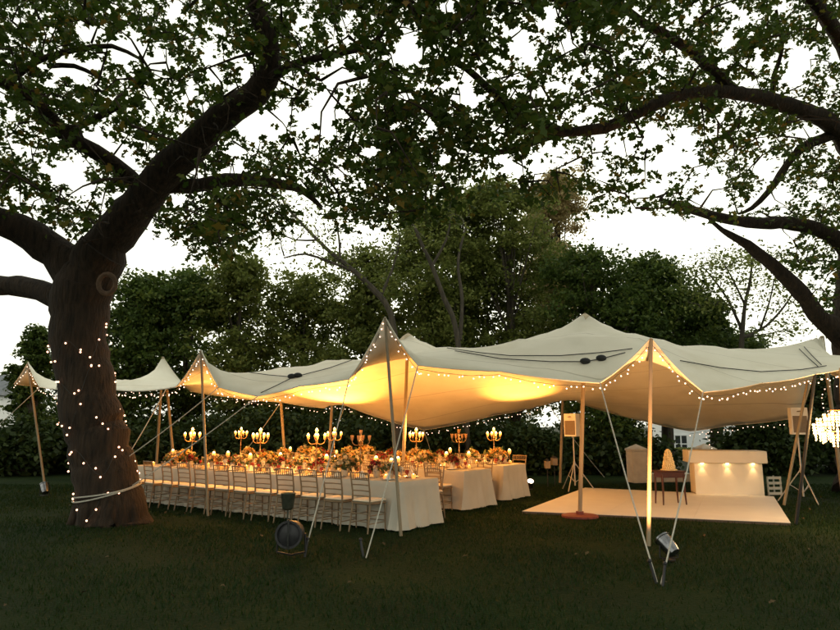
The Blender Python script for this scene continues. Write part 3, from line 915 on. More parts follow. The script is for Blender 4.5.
# --- trees beyond the lawn
def far_tree(name, label, px, top, Z, wpx, lobes, nleaf, leaf, m, base_h=0.25, shape=1.0, trunk_r=0.2, tm=None, hollow=0.55, clear=0.15):
    t = P(px, top, Z); H = t[2]; x, y = t[0], t[1]
    rad = wpx / F * Z / 2
    root = thing(name, label, 'tree', (x, y, 0), group='trees beyond the lawn')
    nleaf = int(nleaf * 3.6); lobes = int(lobes * 1.6); leaf = leaf * 0.64
    cs, rs = [], []
    for i in range(lobes):
        u = (i + 0.5) / lobes
        h = H * (base_h + (0.96 - base_h) * u)
        env = math.sin(math.pi * min(1, (0.10 + 0.86 * u)) ** shape) ** 0.7
        a = rng.uniform(0, 2 * math.pi); rr = rad * env * rng.uniform(0.15, 0.85)
        r = rad * rng.uniform(0.34, 0.56)
        cs.append((rr * math.cos(a), rr * math.sin(a), min(h, H - r * 0.75))); rs.append(r)
    cs.append((0, 0, H - rad * 0.24)); rs.append(rad * 0.24)
    cs = np.array(cs); rs = np.array(rs)
    mb = MB()
    mb.tube([(0, 0, -0.1), (0.05 * rad, 0, H * 0.3), (-0.04 * rad, 0.05, H * 0.62), (0, 0, H * 0.86)], [trunk_r * 1.3, trunk_r, trunk_r * 0.6, 0.03], 9)
    for c_, r_ in zip(cs, rs):
        s = np.array((0, 0, max(0.2, c_[2] * 0.62)))
        mb.tube([s, s * 0.45 + c_ * 0.55 + np.array((0, 0, -0.1 * r_)), c_], [trunk_r * 0.34, trunk_r * 0.2, 0.02], 6, cap=False)
    mb.build('trunk', tm or M['bark_far'], root)
    wgt = rs ** 2 / np.sum(rs ** 2)
    nc = 420                                  # boughs: clumps of leaves over and inside every lobe of the crown
    ci = rng.choice(len(cs), nc, p=wgt)
    d = rng.normal(size=(nc, 3)); d[:, 2] += 0.25; d /= np.linalg.norm(d, axis=1)[:, None]
    out_ = np.where(rng.uniform(size=nc) < 0.14, rng.uniform(1.1, 1.42, nc), rng.uniform(0.45, 1.1, nc))
    cc_ = cs[ci] + d * (rs[ci] * out_)[:, None] * np.array((1, 1, 0.85))
    sz = rng.uniform(0.05, 0.125, nc) * rad
    idx = rng.choice(nc, nleaf, p=sz ** 1.5 / np.sum(sz ** 1.5))
    q = cc_[idx] + rng.normal(size=(nleaf, 3)) * sz[idx][:, None] * np.array((1.15, 1.15, 0.62))
    low = cc_[idx][:, 2] - q[:, 2]
    q[:, 2] -= 0.25 * np.abs(q[:, 0] - cc_[idx][:, 0])     # drooping ends
    lobe_t = rng.uniform(-0.16, 0.2, nc)
    q[:, 2] = np.where(q[:, 2] < clear, clear + rng.uniform(0, 1.2, nleaf), q[:, 2])
    leaves('crown', q, leaf, m, root, LEAF_S, 0.35, tint=np.clip(rng.beta(2, 2.4, nleaf) + lobe_t[idx], 0, 1), width=1.25)
    return root
FT = far_tree
FT('cypress_tree', 'narrow dark conifer rising behind the far left tent corner', 40, 328, 24, 50, 9, 5200, 0.20, M['dark_leaf'], 0.05, 0.8)
FT('broadleaf_tree', 'dark bushy tree just right of the fairy lit trunk', 135, 280, 27, 110, 16, 7000, 0.25, M['dark_leaf'], 0.06)
FT('broadleaf_tree', 'dark round topped tree over the small white back peak', 192, 272, 28, 100, 15, 6500, 0.25, M['dark_leaf'], 0.06)
FT('broadleaf_tree', 'mid green tree with a rounded crown left of the bare branches', 243, 258, 27, 105, 16, 7000, 0.25, M['mid_leaf'], 0.06)
FT('broadleaf_tree', 'low mid green tree behind the bare arching branches', 305, 274, 29, 110, 15, 6500, 0.25, M['mid_leaf'], 0.05)
FT('broadleaf_tree', 'mid green bushy tree standing straight behind the middle tent gable', 368, 248, 28, 104, 15, 7500, 0.25, M['mid_leaf'], 0.05)
FT('broadleaf_tree', 'bright yellow green tree right above the middle gable', 432, 200, 26, 120, 18, 8600, 0.22, M['mid_leaf'], 0.10, hollow=0.45)
FT('broadleaf_tree', 'tall mid green tree over the dip between the two tent peaks', 508, 178, 27, 130, 20, 10500, 0.23, M['mid_leaf'], 0.08, hollow=0.45)
FT('broadleaf_tree', 'tallest mid green tree, its top lost among the hanging oak leaves', 466, 186, 28.5, 110, 18, 8600, 0.23, M['mid_leaf'], 0.2, hollow=0.45)
FT('feathery_tree', 'pale straw coloured feathery treetop above the dark trees in the centre', 556, 172, 34, 90, 14, 9000, 0.24, M['pale_leaf'], 0.45, hollow=0.3)
FT('broadleaf_tree', 'broad dark tree behind the highest tent peak', 590, 246, 25, 130, 20, 9000, 0.23, M['dark_leaf'], 0.05)
FT('broadleaf_tree', 'widest dark tree behind the dance floor end of the tent', 655, 256, 26, 120, 18, 8600, 0.23, M['dark_leaf'], 0.3, clear=2.0)
FT('broadleaf_tree', 'lower dark tree behind the bar, left of the airy tree', 704, 292, 27, 80, 13, 5600, 0.24, M['dark_leaf'], 0.35, clear=2.0)
FT('broadleaf_tree', 'small dark shrub-like tree peeping over the right end of the tent', 748, 330, 30, 46, 10, 3000, 0.22, M['dark_leaf'], 0.05)
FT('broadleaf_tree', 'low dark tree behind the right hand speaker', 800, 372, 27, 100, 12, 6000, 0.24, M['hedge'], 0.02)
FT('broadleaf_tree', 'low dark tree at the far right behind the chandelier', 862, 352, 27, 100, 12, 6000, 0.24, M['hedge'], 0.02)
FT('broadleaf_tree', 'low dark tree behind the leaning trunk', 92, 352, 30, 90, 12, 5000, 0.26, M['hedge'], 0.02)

def airy_tree(label, specs, Z, sprays, leaf, per, m, spread):
    root = thing('airy_tree', label, 'tree', tuple(P(specs[0][0][0], 425, Z) * np.array((1, 1, 0))), group='thin airy trees beyond the tent')
    mb = MB(); nodes = []
    for s in specs:
        nodes += limb(mb, [(a, b, Z + dz, r * 0.6) for a, b, r, dz in s], 7, 0.3, 0.03)
    o = None
    cs = np.array([P(a + rng.normal() * 5, b + rng.normal() * 4, Z + rng.normal() * 1.2) for a, b in sprays for _ in range(2)])
    attach_twigs(mb, nodes, cs, 0.012, 0.7, 5)
    o = mb.build('trunk', M['bark_far'], root); local(o, root)
    pts = np.repeat(cs, per, axis=0) + rng.normal(size=(len(cs) * per, 3)) * np.array(spread)
    o = leaves('crown', pts, leaf, m, root, LEAF_S, 0.6, width=1.2); local(o, root)
airy_tree('thin tree with bare arching branches against the sky left of the middle gable',
    [[(398, 470, 7, 0), (396, 360, 6, 0), (390, 312, 5, 0), (372, 288, 5, 0), (350, 268, 4.2, 0), (330, 252, 3.4, .2), (308, 230, 2.8, .4), (285, 205, 2, .6), (280, 190, 1.2, .8)],
     [(356, 272, 3, 0), (330, 262, 2.4, -.3), (305, 254, 2, -.5), (284, 258, 1.3, -.7)], [(340, 260, 2.4, 0), (339, 238, 1.8, .3), (334, 214, 1.2, .5)],
     [(380, 298, 3, 0), (392, 270, 2, .3), (398, 250, 1.3, .5)], [(318, 240, 2, .3), (296, 240, 1.4, .2), (276, 232, 1, .1)]], 22,
    [(285, 200), (296, 222), (278, 232), (284, 258), (312, 252), (330, 216), (338, 232), (398, 250), (360, 262), (388, 268), (270, 245), (305, 205), (322, 226), (376, 250), (352, 240), (260, 225), (345, 205), (366, 215), (392, 225), (404, 205), (384, 280), (330, 275)], 0.115, 34, M['mid_leaf'], (0.42, 0.4, 0.22))
airy_tree('slender dark trunk leaning among the bright green trees',
    [[(470, 470, 5, 0), (462, 380, 5, 0), (455, 325, 4.5, 0), (444, 298, 4.2, 0), (432, 266, 3.6, 0), (418, 236, 3, 0), (410, 212, 2, 0)],
     [(432, 266, 2.6, 0), (446, 240, 2, 0), (452, 214, 1.2, 0)], [(460, 340, 3.6, .2), (462, 300, 3.2, .4), (458, 262, 2.4, .6), (466, 226, 1.6, .8)]], 22.5,
    [(410, 212), (420, 222), (452, 214), (446, 226), (466, 226), (400, 232), (430, 240)], 0.13, 26, M['mid_leaf'], (0.4, 0.4, 0.25))
airy_tree('airy open tree against the white sky over the right end of the tent',
    [[(738, 470, 6, 0), (740, 380, 5, 0), (742, 335, 4, 0), (745, 305, 3, 0), (750, 282, 2.3, 0), (752, 262, 1.6, 0)],
     [(742, 330, 3, 0), (728, 300, 2, .3), (714, 280, 1.5, .5), (704, 268, 1, .6)], [(745, 305, 2, 0), (733, 280, 1.4, -.3), (724, 264, 1, -.4)],
     [(742, 338, 3, 0), (766, 326, 2.2, .4), (786, 304, 1.6, .6), (796, 286, 1, .8)], [(760, 330, 2, .2), (770, 300, 1.4, 0), (774, 280, 1, 0)]], 24,
    [(704, 266), (714, 272), (724, 262), (736, 258), (752, 258), (764, 268), (774, 280), (796, 288), (786, 300), (748, 280), (728, 290), (780, 320), (712, 290), (742, 262), (760, 254), (770, 262), (696, 276), (718, 256), (732, 300), (782, 270), (802, 300), (756, 290), (720, 310), (770, 335), (790, 330), (690, 290), (706, 305)], 0.125, 62, M['mid_leaf'], (0.5, 0.5, 0.17))

# --- shrubs along the far side of the lawn
SHR = [(-30, 418, 24), (28, 425, 22.5), (75, 428, 23.5), (122, 424, 22.5), (170, 428, 24), (214, 424, 23), (258, 420, 22.6), (302, 422, 23.6), (346, 418, 22.8), (392, 420, 23.4), (438, 424, 22.8),
       (484, 430, 23.6), (528, 432, 23), (572, 434, 23.6), (606, 436, 23.2), (634, 440, 23), (748, 424, 23), (786, 424, 22.5), (830, 420, 23.4), (880, 420, 22.6)]
shrub_word = ['at the left frame edge', 'under the far left tent corner', 'just left of the leaning trunk', 'just right of the leaning trunk', 'behind the left end of the long tables', 'behind the leftmost candelabrum',
    'behind the paired candelabra at left', 'behind the flowers left of the middle pole', 'behind the candelabra in the middle', 'behind the middle gable pole', 'behind the near table end', 'behind the second table end',
    'beside the lit floodlight', 'behind the left speaker', 'right of the left speaker stand', 'behind the cream gate pillar', 'behind the bar', 'left of the right speaker', 'behind the right speaker', 'beyond the right frame edge']
for (px, top, Z), wd in zip(SHR, shrub_word):
    t = P(px, top, Z); H = max(0.9, t[2])
    root = thing('shrub', 'dark leafy shrub ' + wd, 'shrub', (t[0], t[1], 0), group='shrubs along the far side of the lawn')
    n = 4200
    cs = np.stack([rng.uniform(-0.8, 0.8, 9), rng.uniform(-0.5, 0.5, 9), rng.uniform(0.25, 0.8, 9) * H], 1)
    idx = rng.integers(0, 9, n)
    q = cs[idx] + rng.normal(size=(n, 3)) * np.array((0.34, 0.3, 0.20 * H))
    q[:, 2] = np.clip(q[:, 2], 0.05, None)
    mb = MB()
    for c_ in cs: mb.tube([(c_[0] * 0.1, c_[1] * 0.1, 0), c_ * np.array((0.6, 0.6, 0.5)), c_], [0.03, 0.02, 0.006], 5, cap=False)
    mb.build('stem', M['bark_far'], root)
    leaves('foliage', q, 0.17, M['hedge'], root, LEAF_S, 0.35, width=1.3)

# ================================================================== FAIRY LIGHTS AND ROPE ON THE TRUNK
tl = thing('string_light', 'fairy lights wound round the leaning oak trunk', 'string light')
TC = [(522, 111, 33), (500, 109, 28.5), (450, 100, 28), (420, 92, 27.5), (375, 84, 26), (330, 78, 26.5), (318, 79, 27)]
def trunk_at(py):
    ys = [t[0] for t in TC][::-1]
    return np.interp(py, ys, [t[1] for t in TC][::-1]), np.interp(py, ys, [t[2] for t in TC][::-1])
wire = []
for i in range(260):
    u = i / 259
    py = 525 - u * 203 + 11 * math.sin(i * 0.61) + 6 * math.sin(i * 0.23)
    a = u * 2 * math.pi * 5.5
    cx, r = trunk_at(py)
    c = P(cx, py, TZ); rr = (r + 1.4) / F * TZ
    wire.append(c + np.array((math.cos(a) * rr, math.sin(a) * rr, 0)))
MB().tube(wire, 0.005, 5).build('wire', M['wire'], tl)
for i in list(range(2, 258, 3)) + list(range(10, 250, 9)):
    i = min(258, max(1, i + int(rng.integers(-1, 2))))
    b = bpy.data.objects.new('bulb', TBULB); COL.objects.link(b); b.parent = tl
    c = wire[i]; cx, r = trunk_at(proj(c)[1]); ctr = P(cx, float(proj(c)[1]), TZ)
    d = c - ctr; d[2] = 0
    b.location = c + d / np.linalg.norm(d) * 0.02 + np.array((0, 0, rng.normal() * 0.04))
loop = []
for k in range(41):
    a = 2 * math.pi * k / 40
    py = 492 - 7.0 * math.cos(a) - 4 * math.sin(a)
    cx, r = trunk_at(py); c = P(cx, py, TZ); rr = (r + 3.0) / F * TZ
    loop.append(c + np.array((math.cos(a) * rr, math.sin(a) * rr, 0)))
mb = MB(); mb.tube(loop, 0.013, 7, cap=False); mb.tube([p + np.array((0, 0, 0.045 + 0.03 * math.sin(i * .3))) for i, p in enumerate(loop)], 0.013, 7, cap=False)
tag(mb.build('rope', M['rope']), 'pale rope looped twice round the oak trunk near its foot', 'rope')

# ================================================================== BANQUET TABLES
UD = np.array((-0.82, 0.575)); UD /= np.linalg.norm(UD)
ND = np.array((-UD[1], UD[0])) * -1
ND = np.array((UD[1], -UD[0])) if UD[1] * 1 > 0 and -UD[0] > 0 else ND
TABLE_W, TABLE_H = 1.05, 0.75
T_ANG = math.atan2(UD[1], UD[0])
TABLES = [(G(402, 532)[:2] + 0.07 * (UD + ND), 7.6, 'near'), (G(466, 511)[:2] + 0.07 * (UD + ND), 7.4, 'middle'), (G(506, 501)[:2] + 0.07 * (UD + ND), 7.2, 'far')]
def at(tb, s, t, z=0.0):
    c = TABLES[tb][0] + UD * s + ND * t
    return np.array((c[0], c[1], z))
def tablecloth(tb):
    c, L, nm = TABLES[tb]
    mb = MB()
    per = []
    ds = 0.05
    rc = 0.05
    path = [(0, 0), (L, 0), (L, TABLE_W), (0, TABLE_W)]
    for i in range(4):
        a, b = np.array(path[i]), np.array(path[(i + 1) % 4])
        n = int(np.linalg.norm(b - a) / ds)
        for k in range(n):
            per.append((a + (b - a) * k / n, i, k / n))
    N = len(per)
    rows = [0.0, 0.02, 0.10, 0.25, 0.45, 0.62, 0.735]
    vs = []
    ph = rng.uniform(0, 6, 4)
    for ri, dpt in enumerate(rows):
        for j, (p, side, u) in enumerate(per):
            nrm = [(0, -1), (1, 0), (0, 1), (-1, 0)][side]
            corner = min(u, 1 - u)
            s_ = (p[0] + p[1]) * 1.0
            k = dpt / 0.735
            fold = (0.018 * math.sin(s_ * 17 + ph[0]) + 0.014 * math.sin(s_ * 29 + ph[1]) + 0.008 * math.sin(s_ * 51)) * k
            flare = 0.012 + 0.07 * k * k
            o = fold + (flare if ri > 0 else -0.0)
            if corner < 0.02 or (corner * (L if side % 2 == 0 else TABLE_W)) < 0.12:
                o += 0.05 * k
            x, y = p[0] + nrm[0] * o, p[1] + nrm[1] * o
            vs.append((x, y, TABLE_H - dpt + (0.006 * math.sin(s_ * 9) * k)))
    fs = []
    for r_ in range(len(rows) - 1):
        for j in range(N):
            q = (j + 1) % N
            fs.append((r_ * N + j, (r_ + 1) * N + j, (r_ + 1) * N + q, r_ * N + q))
    mb.add(vs, fs)
    nx, ny = 60, 8
    o = len(mb.v)
    mb.v += [(L * i / nx, TABLE_W * j / ny, TABLE_H + 0.0015) for j in range(ny + 1) for i in range(nx + 1)]
    mb.f += [(o + j * (nx + 1) + i, o + j * (nx + 1) + i + 1, o + (j + 1) * (nx + 1) + i + 1, o + (j + 1) * (nx + 1) + i) for j in range(ny) for i in range(nx)]
    ob = mb.build('tablecloth', M['cloth'])
    # local x along UD, local y along ND (mirror handled by building matrix)
    ob.matrix_world = Matrix(((UD[0], ND[0], 0, c[0]), (UD[1], ND[1], 0, c[1]), (0, 0, 1, 0), (0, 0, 0, 1)))
    tag(ob, ['floor length pale tablecloth on the long table nearest the lawn', 'floor length pale tablecloth on the middle of the three long tables', 'floor length pale tablecloth on the farthest long table, by the floodlight'][tb], 'tablecloth', 'cloths on the long tables')
    tt = thing('long_table', ['long banquet table nearest the lawn, hidden under its cloth', 'middle long banquet table hidden under its cloth', 'farthest long banquet table hidden under its cloth'][tb], 'table', (c[0], c[1], 0), T_ANG, 'long banquet tables')
    sg = 1 if (np.cross(UD, ND) > 0) else -1
    m2 = MB(); m2.box((L / 2, sg * TABLE_W / 2, TABLE_H - 0.03), (L - 0.06, TABLE_W - 0.06, 0.03)); m2.build('tabletop', M['pole'], tt)
    for x in (0.3, L - 0.3):
        for y in (0.2, TABLE_W - 0.2):
            MB().tube([(x, sg * y, 0), (x, sg * y, TABLE_H - 0.045)], 0.025, 8).build('leg', M['black'], tt)
for i in range(3): tablecloth(i)

# ================================================================== CHAIRS
def make_chair():
    t = thing('banquet_chair', 'x', 'chair', (0, 0, 0), 0, 'gilt spindle back chairs at the long tables')
    w_, d_ = 0.20, 0.20      # faces +Y: front legs at +y
    MB().box((0, 0, 0.435), (0.40, 0.40, 0.03), bevel=0.01).build('seat', M['chair'], t)
    MB().box((0, 0, 0.475), (0.40, 0.40, 0.05), bevel=0.022).build('cushion', M['cushion'], t)
    for s in (-1, 1):
        MB().tube([(s * (w_ - 0.01), d_ - 0.02, 0), (s * (w_ - 0.02), d_ - 0.025, 0.42)], [0.011, 0.015], 8).build('leg', M['chair'], t)
        MB().tube([(s * (w_ - 0.005), -d_ - 0.05, 0), (s * (w_ - 0.02), -d_ + 0.015, 0.42)], [0.012, 0.016], 8).build('leg', M['chair'], t)
        MB().tube([(s * (w_ - 0.02), -d_ + 0.015, 0.42), (s * (w_ - 0.02), -d_ + 0.005, 0.62), (s * (w_ - 0.015), -d_ - 0.05, 0.92)], [0.016, 0.014, 0.012], 8).build('back_post', M['chair'], t)
    b = MB()
    yb = lambda z: -d_ + 0.01 - max(0, (z - 0.6)) * 0.18
    for z in (0.905, 0.80, 0.72, 0.63, 0.55):
        b.tube([(-w_ + 0.02, yb(z), z), (0, yb(z) - 0.006, z + 0.006), (w_ - 0.02, yb(z), z)], 0.011, 6)
    for k in range(7):
        x = -0.135 + k * 0.045
        b.tube([(x, yb(0.80), 0.80), (x, yb(0.905), 0.905)], 0.007, 6)
    b.build('backrest', M['chair'], t)
    s = MB()
    for z in (0.14, 0.26):
        for sx in (-1, 1):
            s.tube([(sx * (w_ - 0.012), d_ - 0.02, z), (sx * (w_ - 0.012), -d_ - 0.02, z)], 0.008, 6)
        s.tube([(-w_ + 0.01, d_ - 0.02, z + 0.02), (w_ - 0.01, d_ - 0.02, z + 0.02)], 0.008, 6)
        s.tube([(-w_ + 0.01, -d_ - 0.02, z + 0.03), (w_ - 0.01, -d_ - 0.02, z + 0.03)], 0.008, 6)
    s.build('stretcher', M['chair'], t)
    learn(t)
    return t
chair0 = make_chair()
used = [False]
SIDE = {(0, -1): 'outer row along the near table', (0, 1): 'far side of near table', (1, -1): 'near side of middle table', (1, 1): 'far side of middle table', (2, -1): 'near side of far table', (2, 1): 'far side of far table'}
def put_chair(tb, s, side, k, n):
    t = -0.30 if side < 0 else TABLE_W + 0.30
    p = at(tb, s, t + rng.normal() * 0.02)
    fwd = ND * (-side)
    rz = math.atan2(fwd[1], fwd[0]) - math.pi / 2 + rng.normal() * 0.09
    lab = 'gilt spindle-back chair, %s from the right end, %s' % (ORD[k], SIDE[(tb, side)])
    if used[0]: return dup(chair0, tuple(p), rz, lab)
    used[0] = True
    chair0.location = tuple(p); chair0.rotation_euler = (0, 0, rz); chair0['label'] = lab
for tb in range(3):
    for side in (-1, 1):
        n = 13 if (tb, side) == (0, -1) else 12
        for k in range(n):
            put_chair(tb, 0.42 + k * 0.565, side, k, n)

# ================================================================== TABLE SETTINGS
WARM = (1.0, 0.44, 0.11)
def make_candelabrum(lit=True):
    t = thing('candelabrum', 'x', 'candelabrum', (0, 0, 0), 0, 'tall candelabra on the tables')
    MB().lathe([(0.085, 0), (0.085, 0.012), (0.045, 0.03), (0.02, 0.05), (0.014, 0.10), (0.022, 0.13), (0.012, 0.16), (0.011, 0.30), (0.021, 0.33), (0.011, 0.36), (0.011, 0.50), (0.028, 0.53), (0.013, 0.56), (0.012, 0.63)], 12).build('stem', M['brass'], t)
    pos = [(0, 0, 0.63)]
    for k in range(4):
        a = k * math.pi / 2 + 0.35
        c, s = math.cos(a), math.sin(a)
        pr = [(0, 0.50), (0.06, 0.475), (0.12, 0.48), (0.165, 0.515), (0.17, 0.545)]
        pts, _ = spline([(c * x, s * x, z) for x, z in pr], [1] * 5, 0.03)
        MB().tube(pts, 0.007, 6).build('arm', M['brass'], t)
        pos.append((c * 0.17, s * 0.17, 0.545))
    for (x, y, z) in pos:
        cup = MB().lathe([(0.010, 0), (0.022, 0.015), (0.024, 0.03), (0.034, 0.085)], 10, (x, y, z), cap=False).build('cup', M['cupglass'], t)
        MB().lathe([(0.016, 0.01), (0.016, 0.05)], 8, (x, y, z)).build('candle', M['candle'], cup)
        if lit:
            MB().ball((x, y, z + 0.085), 0.021, 8, 6, (1, 1, 1.35)).build('flame', M['flame'], cup)
    learn(t)
    return t
cand_lit = make_candelabrum(True); cand_dark = make_candelabrum(False)
def at_px(tb, px, t):
    """distance along the table whose mid line shows at picture column px"""
    best = min((abs(proj(at(tb, s, t, TABLE_H))[0] - px), s) for s in np.linspace(0.1, TABLES[tb][1] - 0.1, 300))
    return best[1]
CAND = [(0, 191, 0.55, True, 'leftmost lit candelabrum, left of the left gable pole'), (0, 259, 0.5, True, 'lit candelabrum right of the left gable pole, nearer of a close pair'),
    (1, 239, 0.5, True, 'lit candelabrum right of the left gable pole, farther of a close pair'), (0, 316, 0.62, True, 'lit candelabrum in the middle of the near table'),
    (1, 334, 0.5, True, 'lit candelabrum in front of a far pole, middle table'), (0, 360, 0.6, False, 'unlit candelabrum left of the middle gable pole'),
    (1, 416, 0.5, True, 'lit candelabrum just right of the middle gable pole'), (1, 459, 0.6, False, 'unlit candelabrum near the end of the middle table'), (2, 494, 0.6, True, 'rightmost candelabrum, near the end of the far table')]
first = {True: True, False: True}
for tb, px, t, lit, lab in CAND:
    src = cand_lit if lit else cand_dark
    p = tuple(at(tb, at_px(tb, px, t), t, TABLE_H + 0.003))
    rz = rng.uniform(0, 1.5)
    if first[lit]:
        first[lit] = False; ob = src
        ob.location = p; ob.rotation_euler = (0, 0, rz); ob['label'] = lab
    else:
        ob = dup(src, p, rz, lab)
    ob.scale = (0.94, 0.94, 1.13)
    if lit:
        lamp('POINT', (p[0], p[1], p[2] + 0.8), 12, WARM, None, 0.12)

def make_candle_stand():
    t = thing('candle_stand', 'x', 'candle', (0, 0, 0), 0, 'single candles on tall glass stems')
    MB().lathe([(0.05, 0), (0.05, 0.008), (0.012, 0.02), (0.008, 0.05), (0.008, 0.20), (0.02, 0.23)], 10).build('stem', M['brass'], t)
    MB().lathe([(0.02, 0.22), (0.038, 0.25), (0.042, 0.29), (0.036, 0.32)], 10, cap=False).build('globe', M['cupglass'], t)
    MB().ball((0, 0, 0.315), 0.026, 8, 6, (1, 1, 1.3)).build('flame', M['flame'], t)
    learn(t); return t
cs0 = make_candle_stand()
CS = [(0, 172, .7), (0, 227, .75), (0, 250, .3), (0, 280, .8), (0, 326, .8), (0, 376, .8), (0, 391, .35), (1, 290, .6), (1, 425, .7), (1, 446, .4), (1, 469, .75), (2, 510, .7), (2, 450, .5), (0, 213, .4), (0, 398, .9)]
fst = True
for tb, px, t in CS:
    lab = 'lit candle in a round glass on a stem, %s from left on the %s table' % (ORD[sorted(c[1] for c in CS if c[0] == tb).index(px)], TABLES[tb][2])
    p = tuple(at(tb, at_px(tb, px, t), t, TABLE_H + 0.003))
    if fst: fst = False; cs0.location = p; cs0['label'] = lab
    else: dup(cs0, p, 0, lab)

def make_bouquet(m, big, word):
    t = thing('flower_arrangement', 'x', 'flowers', (0, 0, 0), 0, 'flower arrangements on the tables')
    h = 0.13
    MB().lathe([(0.045, 0), (0.06, 0.03), (0.07, 0.08), (0.055, h)], 12).build('vase', M['vase'], t)
    n = 15
    cs = []
    for i in range(n):
        a = i * 2.399; u = (i + 0.5) / n
        r = 0.17 * big * math.sqrt(u)
        cs.append((r * math.cos(a), r * math.sin(a), h + 0.16 * big * (1 - 0.8 * u) + rng.uniform(-0.015, 0.015)))
    pts, tint = [], []
    for c in cs:                      # each bloom: petals curled round a heart
        tn = rng.uniform(0.1, 0.95)
        for k in range(13):
            d = rng.normal(size=3); d /= np.linalg.norm(d)
            pts.append(np.array(c) + d * 0.026 * big); tint.append(np.clip(tn + rng.normal() * 0.07, 0, 1))
    leaves('blooms', np.array(pts), 0.062 * big, m, t, LEAF_S, 0.2, tint=np.array(tint), width=1.7)
    q = np.array(cs)[rng.integers(0, n, 90)] * np.array((1.05, 1.05, 1)) + rng.normal(size=(90, 3)) * 0.03 * big - np.array((0, 0, 0.02))
    leaves('sprigs', q, 0.085 * big, M['sprig'], t, LEAF_S, 0.2, width=1.0)
    learn(t); return t
bq = [make_bouquet(M['orange_bloom'], 1.0, 'o'), make_bouquet(M['red_bloom'], 0.8, 'r'), make_bouquet(M['orange_bloom'], 1.3, 'b')]
bw = ['cream and orange flower arrangement', 'low burgundy flower arrangement', 'large orange flower arrangement']
BQ = []
for tb in range(3):
    L = TABLES[tb][1]
    n = [15, 10, 9][tb]
    for k in range(n):
        BQ.append((tb, 0.5 + (L - 0.9) * k / (n - 1) + rng.normal() * 0.05, 0.52 + rng.normal() * 0.13, [0, 1, 2, 0, 1][(k + tb) % 5], k))
bf = [True] * 3
cnts = {}
for tb, s, t, kind, k in BQ:
    cnts[(tb, kind)] = cnts.get((tb, kind), 0) + 1
    lab = '%s, %s of these from the right, %s table' % (bw[kind], ORD[cnts[(tb, kind)] - 1], TABLES[tb][2])
    p = tuple(at(tb, s, t, TABLE_H + 0.003))
    if bf[kind]: bf[kind] = False; bq[kind].location = p; bq[kind]['label'] = lab
    else: dup(bq[kind], p, rng.uniform(0, 6), lab)

# small glowing votives, plates with napkins, glasses
def single(name, mb, m, cat, group):
    o = mb.build(name, m); tag(o, 'x', cat, group); return o
vot = thing('votive_candle', 'x', 'candle', group='votive candles on the tables')
MB().lathe([(0.026, 0), (0.034, 0.005), (0.038, 0.07)], 10, cap=False).build('holder', M['cupglass'], vot)
MB().lathe([(0.024, 0.004), (0.027, 0.045)], 10).build('wax', M['votive'], vot)
MB().ball((0, 0, 0.06), 0.011, 6, 5, (1, 1, 1.7)).build('flame', M['flame'], vot)
learn(vot)
vf = True
for tb in range(3):
    L = TABLES[tb][1]; n = [24, 14, 12][tb]
    n = min(n, 16) if tb else 24
    for k in range(n):
        s = 0.3 + (L - 0.6) * k / (n - 1) + rng.normal() * 0.05
        t = 0.33 if k % 2 else 0.72
        row = 'front' if k % 2 else 'back'
        lab = 'small glowing votive, %s from right in the %s row, %s table' % (ORD[k // 2], row, TABLES[tb][2])
        p = tuple(at(tb, s, t + rng.normal() * 0.03, TABLE_H + 0.003))
        if vf: vf = False; vot.location = p; vot['label'] = lab
        else: dup(vot, p, 0, lab)
plate = single('plate', MB().lathe([(0.07, 0.0), (0.09, 0.004), (0.135, 0.016), (0.137, 0.019), (0.09, 0.009), (0.0, 0.008)], 20, cap=False), M['china'], 'plate', 'plates on the long tables')
nap = MB(); nap.add([(-.06, -.05, 0), (.06, -.05, 0), (.06, .05, 0), (-.06, .05, 0), (-.04, -.03, .05), (.04, -.03, .05), (0.02, .0, .11), (-0.02, .0, .11)], [(0, 1, 5, 4), (1, 2, 6, 5), (2, 3, 7, 6), (3, 0, 4, 7), (4, 5, 6, 7), (3, 2, 1, 0)])
napkin = single('napkin', nap, M['napkin'], 'napkin', 'folded napkins on the plates')
gl = single('wine_glass', MB().lathe([(0.034, 0), (0.034, 0.004), (0.005, 0.01), (0.005, 0.09), (0.02, 0.105), (0.036, 0.14), (0.038, 0.17), (0.031, 0.21)], 10, cap=False), M['wineglass'], 'wine glass', 'wine glasses on the long tables')
rg = single('water_goblet', MB().lathe([(0.03, 0), (0.03, 0.004), (0.006, 0.012), (0.006, 0.06), (0.03, 0.075), (0.036, 0.10), (0.034, 0.135)], 10, cap=False), M['redglass'], 'goblet', 'red goblets on the long tables')
pf = [True] * 4
def place_first(src, i, p, rz, lab):
    if pf[i]: pf[i] = False; src.location = p; src.rotation_euler = (0, 0, rz); src['label'] = lab
    else: dup(src, p, rz, lab, kids=[])
for tb in range(3):
    for side in (-1, 1):
        n = 12
        for k in range(n):
            s = 0.42 + k * 0.565
            t = 0.2 if side < 0 else TABLE_W - 0.2
            sd_ = SIDE[(tb, side)].replace('outer row along the near table', 'lawn side of near table').replace('near side', 'lawn side')
            e = ORD[k] + ' place from right, ' + sd_
            place_first(plate, 0, tuple(at(tb, s, t, TABLE_H + 0.003)), 0, 'white dinner plate at the ' + e)
            place_first(napkin, 1, tuple(at(tb, s, t, TABLE_H + 0.0125)), rng.uniform(0, 6), 'folded napkin on the plate at the ' + e)
            tt_ = 0.38 if side < 0 else TABLE_W - 0.38
            place_first(gl, 2, tuple(at(tb, s - 0.14, tt_, TABLE_H + 0.003)), 0, 'clear wine glass at the ' + e)
            if k % 2 == 0 or tb == 0:
                place_first(rg, 3, tuple(at(tb, s - 0.03, tt_ + 0.02 * side, TABLE_H + 0.003)), 0, 'short red goblet at the ' + e)

